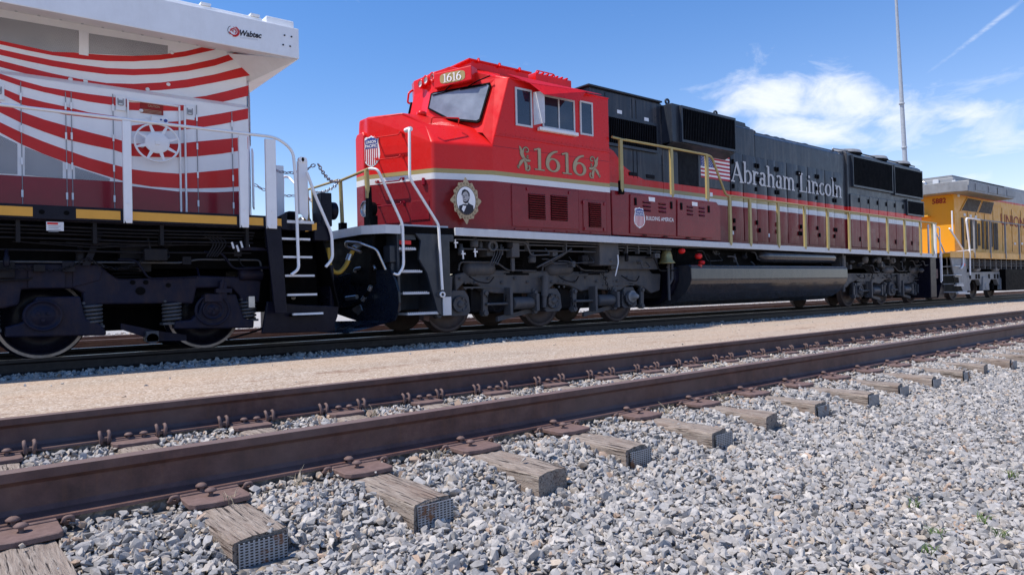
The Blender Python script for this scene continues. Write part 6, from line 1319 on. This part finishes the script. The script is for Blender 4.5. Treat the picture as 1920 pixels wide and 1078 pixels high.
# underframe clutter
Q('underframe', MB().box(-18, 1.5, 9.2, YM(9.2), 1.15, 1.70).box(-18, 1.5, 8.95, YM(8.95), 1.58, 1.70).box(1.3, 2.2, 9.3, YM(9.3), .5, 1.75).box(-2.2, 1.1, 9.75, 10.65, .30, 1.2), 'black', .01)
mb = MB()
for z, y in ((1.64, 8.72), (1.60, 8.76), (1.56, 8.80), (1.50, 8.78), (1.36, 8.86)): mb.tube([(-9, y, z+.02), (-1, y, z), (-.2, y, z-.012), (1.2, y, z+.005)], .013, 6)
for x in (-1.36, -.63, .08, 1.10, 1.38): mb.box(x-.02, x+.02, 8.70, 8.80, 1.44, 1.70)
for k in range(5): mb.tube(fillet([(.55+.05*k, 8.80, 1.62), (.72+.04*k, 8.78, 1.50), (.62+.03*k, 8.80, 1.30)], .08), .010, 5)
for k in range(4): mb.tube([(-1.4+.25*k, 8.83, 1.46), (-.6+.3*k, 8.82, 1.40+.02*k), (.2+.2*k, 8.83, 1.47)], .009, 5)
Q('pipework', mb, 'pipe_dark')
Q('equipment_box', MB().box(-.12, .14, 8.80, 9.05, 1.24, 1.40).box(-2.1, -1.4, 8.9, 9.2, 1.02, 1.22).box(-.35, .0, 9.0, 9.2, 1.1, 1.45), 'pipe_dark', .012)
Q('brace', MB().poly([(-.62, 8.9, 1.60), (-.56, 8.9, 1.60), (-.70, 8.9, 1.18), (-.78, 8.9, 1.18)], (0, .04, 0)), 'navy')
Q('valve_bracket', MB().poly([(.85, 8.80, 1.46), (1.32, 8.80, 1.44), (1.40, 8.80, 1.40), (1.0, 8.80, 1.40)], (0, .1, 0)), 'truck_navy')
for x, z in [(0.92, 1.475), (0.981, 1.433), (1.032, 1.49), (1.112, 1.505)]: Q('valve_handle', MB().tube([(x-.01, 8.74, z+.03), (x+.01, 8.73, z-.06)], .014, 6), 'cloud_plate')
mb = MB(); chain(mb, sag((-2.2, 8.84, 1.22), (-1.25, 8.86, 1.14), .05)+sag((-1.2, 8.86, 1.12), (-.72, 8.86, 1.26), .06)+sag((-.70, 8.86, 1.26), (-.1, 8.86, 1.27), .13), .024); Q('safety_chain', mb, 'pipe_dark')
fittings(WL, -4.0, 1.2, 8.84, 1.08, 1.5, 20, 12, ['pipe_dark', 'navy', 'pipe_dark'], lambda n, m_, t, b: Q(n, m_, t, b))
# three-axle truck of the white locomotive
tr = MB(None, 9.1).box(-2.6, 1.2, 9.7, 10.72, .60, .98).build('truck', 'black', WL, .02)
WF = [(-1.862, 1.173), (-1.432, 1.2), (-1.432, 0.914), (-1.411, 0.888), (-0.906, 0.891), (-0.808, 0.831), (-0.838, 0.588), (-0.636, 0.68), (0.167, 0.668), (0.41, 0.655), (0.451, 0.876), (0.891, 0.873), (0.985, 0.756), (1.025, 0.634), (1.25, 0.653), (1.281, 0.971), (0.987, 1.026), (0.45, 1.049), (0.153, 1.017), (-0.444, 1.013), (-0.537, 1.083), (-0.638, 1.194), (-0.919, 1.207), (-1.432, 1.204), (-1.861, 1.194)]
WF = [(-2.877, 1.247), (-2.043, 1.224), (-1.432, 1.204), (-0.919, 1.207), (-0.638, 1.194), (-0.537, 1.083), (-0.444, 1.013), (0.153, 1.017), (0.45, 1.049), (0.987, 1.026), (1.281, 0.971), (1.25, 0.653), (1.025, 0.634), (0.985, 0.756), (0.891, 0.873), (0.451, 0.876), (0.41, 0.655), (0.167, 0.668), (-0.636, 0.68), (-0.838, 0.588), (-0.808, 0.831), (-0.906, 0.891), (-1.411, 0.888), (-1.434, 0.699), (-1.584, 0.657), (-2.047, 0.72), (-2.878, 0.825)]
MB(None, 9.1).poly([(x, 8.98, z) for x, z in WF], (0, .16, 0)).build('side_frame', 'truck_navy', tr, .02)
MB(None, 9.1).side([(-1.347, 1.188), (-0.986, 1.199), (-0.993, 0.896), (-1.35, 0.898)], 8.95, .03).side([(-0.912, 1.199), (-0.636, 1.187), (-0.609, 1.127), (-0.638, 0.99), (-0.916, 0.904)], 8.965, .015).build('frame_cover', 'truck_navy', tr, .01)
mb = MB(None, 9.1)
for x, z in [(-0.202, 0.845)]: mb.cyl((x, 8.972, z), (x, 9.0, z), .055, 18)
for x, z in [(-0.286, 0.959), (-0.141, 0.958), (0.114, 0.916)]: mb.cyl((x, 8.972, z), (x, 9.0, z), .03, 14)
mb.build('frame_hole', 'black', tr)
for j, (cx_, pts) in enumerate(((-1.217, [(-1.568, 0.436), (-1.439, 0.474), (-1.365, 0.513), (-1.304, 0.715), (-1.279, 0.79), (-0.848, 0.79), (-0.823, 0.632), (-0.794, 0.501), (-0.654, 0.437), (-0.585, 0.327), (-0.592, 0.277), (-1.569, 0.313)]), (.625, [(0.172, 0.426), (0.361, 0.433), (0.447, 0.522), (0.523, 0.766), (0.572, 0.792), (0.929, 0.774), (0.971, 0.615), (1.025, 0.429), (1.157, 0.39), (1.15, 0.279), (0.16, 0.318)]))):
    MB(None, 9.1).poly([(x, 8.92, z) for x, z in pts], (0, .14, 0)).build('journal_housing', 'truck_navy', tr, .018)
    cz_ = .56; R0 = .19 if j == 0 else .13
    mb = MB(None, 9.1); mb.lathe((cx_-.0, 8.92, cz_), [(0, -.03), (R0*.55, -.03), (R0*.62, -.015), (R0*.85, -.015), (R0*.9, -.04), (R0, -.04), (R0*1.03, .01)], 'y', 32)
    for k in range(3): a = 2*math.pi*k/3+.5; mb.cyl((cx_+R0*.3*math.cos(a), 8.87, cz_+R0*.3*math.sin(a)), (cx_+R0*.3*math.cos(a), 8.9, cz_+R0*.3*math.sin(a)), .02, 8)
    if j: mb.lathe((cx_, 8.91, cz_), [(.19, .0), (.21, -.02), (.225, 0)], 'y', 24).box(cx_-.11, cx_+.11, 8.87, 8.92, cz_+.12, cz_+.22)
    mb.build('axle_cap', 'truck_navy', tr)
for xs_ in (-1.72, -.72, .16, 1.10):
    mb = MB(None, 9.1); pth = [(xs_+.10*math.cos(t), 9.02+.09*math.sin(t), .42+.05*t/6.283) for t in [k*.45 for k in range(80)] if .42+.05*t/6.283 < .70]
    mb.tube(pth, .020, 6).box(xs_-.12, xs_+.12, 8.94, 9.12, .38, .41); mb.build('coil_spring', 'truck_grey', tr)
wheelset(tr, -1.217, True); wheelset(tr, .625, True); wheelset(tr, -3.15, True)
mb = MB(None, 9.1); mb.lathe((.98, 8.98, 1.06), [(0, 0), (.08, .01), (.085, .04), (.085, .30), (.0, .32)], 'x', 20); mb.build('brake_cylinder', 'truck_navy', tr)
mb = MB(None, 9.1).poly([(-.40, 9.1, .42), (.0, 9.1, .30), (.35, 9.1, .22), (.35, 9.1, .14), (.0, 9.1, .16), (-.40, 9.1, .34)], (0, .06, 0)); mb.build('brake_lever', 'truck_navy', tr)
MB(None, 9.1).cyl((-.07, 9.0, .20), (-.07, 9.2, .20), .07, 14).box(-.14, .0, 9.0, 9.1, .16, .30).build('brake_pin', 'truck_grey', tr)
MB(None, 9.1).box(.72, .80, 8.90, 9.0, .72, .95).box(.66, .86, 8.88, 8.96, .80, .86).cyl((.76, 8.92, .98), (.70, 8.92, .70), .03, 8).build('brake_hanger', 'truck_navy', tr)
MB(None, 9.1).tube(fillet([(1.36, 8.85, .95), (1.36, 8.85, .40), (1.22, 8.88, .25), (.80, 8.9, .14)], .1), .014, 6).build('sand_hose', 'black', tr)
MB(None, 9.1).tube(fillet([(-1.8, 8.92, 1.22), (.25, 8.92, 1.22), (.45, 8.92, 1.27), (1.25, 8.92, 1.27), (1.27, 8.92, 1.08)], .06), .014, 6).build('air_pipe', 'truck_grey', tr)
mb = MB(None, 9.1)
for k in range(6): mb.lathe((-.35, 9.15, 1.02+k*.045), [(.12, 0), (.21, .004), (.21, .026), (.12, .03)], 'z', 20)
mb.build('rubber_spring', 'black', tr)
MB(None, 9.1).box(1.08, 1.16, 8.90, 8.98, .58, .74).build('sensor', 'steel_bright', tr)

# ------------------------------------------------------------------ yellow locomotive at the right
UL = thing('diesel_locomotive', 'yellow and grey diesel locomotive numbered 5882, last in line at the right edge', 'locomotive', (32, YC+DY, 0), 'locomotives standing in line'); FIT.add(UL)
def U(name, mb, mats, bevel=0, seg=2, par=None): return mb.build(name, mats, par or UL, bevel, seg)
livery('union_paint', [(0, (.74, .34, .018)), (4.13, (.60, .03, .02)), (4.215, (.30, .31, .32))], False, coat=.3, rough=.4, wav=.05, streak=.1)
EX = 26.0
U('hood', MB().poly([(EX, 9.30, 1.86), (60, 9.30, 1.86), (60, YM(9.30), 1.86), (EX, YM(9.30), 1.86)], (0, 0, 2.95)), 'union_paint', .03)
U('end_cap', MB(None, 9.30).box(EX+.02, 60, 9.35, YM(9.35), 4.81, 4.9), 'uc_grey')
U('number', text_mb(MB(None, 9.30), '5882', (EX-.004, 10.02, 3.84), (EX-.004, 9.55, 3.84), .20, normal=(-1, 0, 0), ext=.004, bold=.03), 'crimson_text')
wg = [(25.722, 4.149), (25.834, 4.585), (30.377, 4.556), (30.316, 4.164)]
U('radiator_wing', MB(None, 8.70).side(wg, 8.70, 2*(YC-8.70)).poly([(25.6, 9.27, wg[0][1]+.02), (wg[0][0], 8.70, wg[0][1]), (wg[0][0], YM(8.70), wg[0][1]), (25.6, YM(9.27), wg[0][1]+.02)], (0, 0, wg[1][1]-wg[0][1]-.03)), 'uc_grey', .02)
U('roof_top', MB(None, 8.70).box(wg[1][0]+.3, wg[2][0]-.3, 8.85, YM(8.85), wg[1][1]-.02, wg[1][1]+.05).box(26.6, 28.0, 9.3, 10.6, wg[1][1]-.02, wg[1][1]+.11).box(33.6, 60, 9.7, 10.8, 4.88, 5.0), 'uc_grey', .01)
U('roof_screen', MB(None, 8.70).box(wg[1][0]+.5, wg[2][0]-.6, 8.84, 9.6, wg[1][1]+.05, wg[1][1]+.09), 'louver_black')
mb = MB()
for k_ in (.12, .40, .58, .82): x_ = wg[1][0]+(wg[2][0]-wg[1][0])*k_; zc_ = wg[0][1]+(wg[1][1]-wg[0][1])*.5; mb.box(x_, x_+.9, 8.68, 8.70, zc_-.13, zc_+.15)
U('wing_panel', mb, 'uc_grey', .004)
for q in ([(27.238, 4.066), (28.543, 4.053), (28.058, 3.549), (26.613, 3.544)], [(28.723, 4.052), (29.87, 4.059), (29.545, 3.557), (28.265, 3.554)]):
    cxm = sum(p[0] for p in q)/4; czm = sum(p[1] for p in q)/4
    f_ = U('screen_frame', MB().side([(cxm+(x-cxm)*1.10, czm+(z-czm)*1.10) for x, z in q], 9.275, .02), 'yellow'); U('screen', MB().side(q, 9.268, .005), 'screen_brown', par=f_)
mb = MB()
for x, y0, y1 in [(26.712, 3.257, 2.056), (27.13, 3.054, 2.39), (27.552, 3.24, 2.045), (27.981, 3.201, 2.054), (28.29, 3.094, 2.182), (28.683, 3.234, 2.056), (29.109, 3.224, 2.046), (29.59, 3.215, 2.162), (29.904, 3.198, 2.044), (30.162, 3.21, 2.049)]: mb.box(x-.11, x+.11, 9.285, 9.298, y1, y0)
U('door_screen', mb, 'screen_brown')
mb = MB()
for x, z in [(26.416, 4.114), (26.937, 3.386), (27.498, 3.369), (28.002, 3.353), (32.197, 2.377), (33.064, 2.399)]: mb.box(x-.10, x+.10, 9.285, 9.298, z-.05, z+.05)
U('notice', mb, 'cloud_plate')
un = [(30.646, 3.168), (33.308, 3.116), (30.713, 3.62), (30.641, 3.136)]
U('lettering', text_mb(MB(), 'UNION', (un[0][0], 9.295, un[0][1]), (un[1][0]+.1, 9.295, un[1][1]), un[2][1]-un[3][1], ext=.006), 'crimson_text')
mb = MB()
for x in (27.2, 28.0, 28.9, 29.8, 30.8, 31.9, 33.0, 34.1): mb.box(x-.006, x+.006, 9.290, 9.299, 2.0, 3.9)
U('door_seam', mb, 'ink')
U('deck', MB().box(23.9, 60, 8.66, YM(8.66), 1.62, 1.78).box(23.9, 60, 8.655, 8.66, 1.60, 1.83), 'yellow'); 
U('underframe', MB().box(24.5, 60, 9.2, YM(9.2), 1.2, 1.6).box(29.5, 33.5, 8.8, YM(8.8), .3, 1.2), 'black')
U('headlight', MB(None, 9.30).lathe((25.98, 10.32, 4.62), [(.05, 0), (.16, -.05), (.17, .02)], 'x', 18).lathe((25.98, 10.32, 4.32), [(.05, 0), (.16, -.05), (.17, .02)], 'x', 18), 'steel_bright')
U('marker_lamp', MB(None, 9.30).box(25.9, 26.0, 9.75, 9.95, 4.62, 4.78).box(25.85, 26.2, 9.18, 9.30, 4.48, 4.66), 'silver_trim', .01)
U('end_shelf', MB(None, 9.30).box(25.8, 26.0, 10.1, 10.9, 3.32, 3.40), 'yellow', .02)
for q in ([(24.195, 0.888), (24.62, 0.874), (24.685, 0.604), (24.258, 0.609)], [(24.326, 0.555), (24.831, 0.548), (25.008, 0.327), (24.448, 0.339)]): U('step_opening', MB().side(q, 8.688, .004), 'black')
for q in ([(24.208, 0.61), (24.839, 0.602), (24.845, 0.553), (24.227, 0.562)], [(24.346, 0.33), (25.359, 0.309), (25.364, 0.249), (24.364, 0.271)]): U('step_edge', MB().side(q, 8.60, .08), 'silver_trim')
# end platform, steps, rails
U('end_step_panel', MB().poly([(24.05, 8.70, 1.60), (25.35, 8.70, 1.60), (25.35, 8.70, .32), (24.75, 8.70, .32), (24.35, 8.70, .9)], (0, .05, 0)).box(25.3, 25.4, 8.7, 9.4, .3, 1.6), 'uc_grey', .01)
for k, (x0, x1, z) in enumerate(((24.35, 24.7, 1.30), (24.4, 24.8, .98), (24.45, 24.9, .66), (24.5, 25.2, .36))): U('step', MB().box(x0-.1, x1, 8.64, 9.1, z-.03, z), 'silver_trim')
U('pilot', MB().box(23.75, 23.85, 8.9, YM(8.9), .16, 1.6).poly([(23.45, 8.9, .16), (23.9, 8.9, .16), (23.9, 8.9, .62), (23.7, 8.9, .62)], (0, 2.6, 0)), 'navy'); U('coupler', MB().box(22.95, 23.9, YC-.15, YC+.15, .75, 1.1).box(23.3, 23.6, 8.95, 9.25, .85, 1.2), 'plate_rust', .02)
mb = MB(); gp = lambda y, k: [(x, y, z) for x, z in k]
mb.tube(fillet([(24.15, 8.66, 3.30), (24.15, 8.66, 2.45)], .05), .025, 8)
mb.tube(fillet([(23.9, 8.66, 2.65), (25.0, 8.66, 1.92), (25.02, 8.66, 1.35), (24.8, 8.66, 1.2)], .1), .028, 8)
mb.tube(fillet([(23.75, 9.0, 2.50), (24.55, 9.0, 1.60), (24.6, 9.0, 1.0)], .1), .022, 8).tube([(23.75, 8.9, 1.75), (25.9, 8.66, 1.92)], .02, 6)
mb.tube(fillet([(26.6, 8.66, 3.10), (25.35, 8.66, 3.10), (25.60, 8.66, 2.00), (25.58, 8.66, .95)], .14), .030, 8)
mb.tube(fillet([(23.5, 8.9, 2.7), (23.75, 8.9, 2.7), (23.75, 8.9, .7)], .08), .022, 8).tube(fillet([(23.2, 8.72, 1.6), (23.35, 8.72, 1.85), (23.35, 8.72, .75)], .08), .022, 8)
U('handrail', mb, 'white_paint')
mb = MB(); mb.tube([(26.6, 8.66, 3.10), (60, 8.66, 3.12)], .024, 6)
for k in range(16): mb.box(26.0+1.55*k+.0, 26.05+1.55*k, 8.63, 8.68, 1.62, 3.10)
U('side_handrail', mb, 'uc_grey')
U('notice', MB().side([(24.95, 1.30), (25.25, 1.30), (25.25, 1.40), (24.95, 1.40)], 8.692, .003), 'knob_red')
tu = MB(None, 9.1).box(25.9, 29.6, 9.7, 10.72, .6, 1.0).build('truck', 'uc_grey', UL, .02)
for j in (0, 1):
    MB(None, 9.1).poly([(25.6, 9.0, .62), (25.6, 9.0, 1.08), (30.2, 9.0, 1.12), (30.2, 9.0, .62), (29.9, 9.0, .55), (29.3, 9.0, .55), (29.1, 9.0, .78), (28.5, 9.0, .78), (28.3, 9.0, .55), (27.5, 9.0, .55), (27.3, 9.0, .78), (26.6, 9.0, .78), (26.4, 9.0, .55), (25.7, 9.0, .55)], (0, .15, 0)).build('side_frame', 'uc_grey', tu, .02) if j == 0 else None
for x in (26.0, 27.85, 29.7):
    wheelset(tu, x)
    MB(None, 9.1).poly([(x-.35, 8.95, .35), (x+.35, 8.95, .35), (x+.25, 8.95, .9), (x-.25, 8.95, .9)], (0, .12, 0)).lathe((x, 8.95, .52), [(0, -.02), (.12, -.02), (.14, 0)], 'y', 14).build('journal_housing', 'uc_grey', tu, .015)
    mb = MB(None, 9.1)
    for k in range(5): mb.lathe((x+.55, 9.05, .38+k*.05), [(.08, 0), (.16, .004), (.16, .03), (.08, .035)], 'z', 14)
    mb.build('coil_spring', 'black', tu)
for x in (26.45, 27.05, 27.3, 28.3, 28.9, 29.2): MB(None, 9.1).box(x-.07, x+.07, 8.985, 9.002, .82, 1.0).build('frame_opening', 'black', tu)
mb = MB(None, 9.1)
for x in (26.8, 28.7): mb.lathe((x, 8.98, 1.20), [(0, 0), (.09, .02), (.10, .05), (.10, .35), (0, .4)], 'x', 16)
mb.build('brake_cylinder', 'uc_grey', tu)
mb = MB(None, 9.1)
for z in (1.5, 1.42, 1.34): mb.tube([(25.4, 8.8, z), (34, 8.8, z)], .018, 6)
for k in range(14): mb.box(25.6+.55*k, 25.68+.55*k, 8.78, 8.9, 1.2, 1.6)
U('pipework', mb, 'truck_grey')

# ------------------------------------------------------------------ antenna mast
mast = MB().tube([(104.4, 40, -.4), (103.5, 40, 17), (102.75, 40, 28), (101.6, 40, 45)], [.36, .31, .25, .15], 10)
for x, z in ((103.3, 19.5), (102.85, 25.5)): mast.lathe((x, 40, z), [(.29, -.15), (.37, -.1), (.37, .1), (.29, .15)], 'z', 12)
mo = tag(mast.build('antenna_mast', 'pole_grey', None), 'tall slim grey mast rising above the rear of the slate locomotive', 'mast')

# ------------------------------------------------------------------ weeds and dry grass
def tuft(x, y, z, n, h, mat, name, lab, cat, grp, spread=.5):
    mb = MB()
    for _ in range(n):
        a = random.uniform(0, 6.28); l = h*random.uniform(.4, 1); r = spread*l; bx, by = x+random.uniform(-.02, .02), y+random.uniform(-.02, .02)
        p1 = (bx+r*.4*math.cos(a), by+r*.4*math.sin(a), z+l*.6); p2 = (bx+r*math.cos(a), by+r*math.sin(a), z+l*random.uniform(.7, 1))
        mb.tube([(bx, by, z-.01), p1, p2], [.0018, .0014, .0005], 4, cap=False)
    o = mb.build(name, mat, None); tag(o, lab, cat, grp); return o
for (u_, x, y), lw in zip([(0, 3.361, 1.034), (0, 3.038, 1.088), (0, 3.369, 1.302), (0, 3.215, 0.923), (0, 2.826, 1.05), (0, 4.235, 1.162)], ('second from the right edge, upper', 'middle one of the lower three', 'leftmost and highest of the lower left group', 'low one nearest the bottom right corner', 'lowest one', 'rightmost, farthest up the right edge')):
    tuft(x, y, -.375, 16, .035, 'grass', 'weed', 'green weed in the stone, '+lw, 'weed', 'green weeds in the stone', 1.2)
for (u_, x, y, lab) in [(0, 5.194, 4.687, 'pale dead twig tuft between the rails, right of centre'), (0, 2.328, 4.404, 'dry grass tuft between the rails, left of centre'), (0, 3.376, 4.791, 'thin dry twigs leaning against the far rusty rail'), (0, 3.783, 3.005, 'dry grass tuft against the nearest rail, right of centre'), (0, 1.938, 2.996, 'dry grass stems beside a tie plate of the nearest rail'), (0, 1.215, 3.005, 'bleached grass stems under the nearest rail, left of centre'), (0, 0.894, 2.929, 'few straw stems beside the first whole tie'), (0, 4.503, 3.1, 'straw tuft by the nearest rail further right')]:
    tuft(x, min(y, NEAR-.13) if y < NEAR+.3 else y, -.215, 9, .085, 'dry_grass', 'dry_grass', lab, 'dry grass', 'dry tufts along the rusty track', .9)
index_kids()
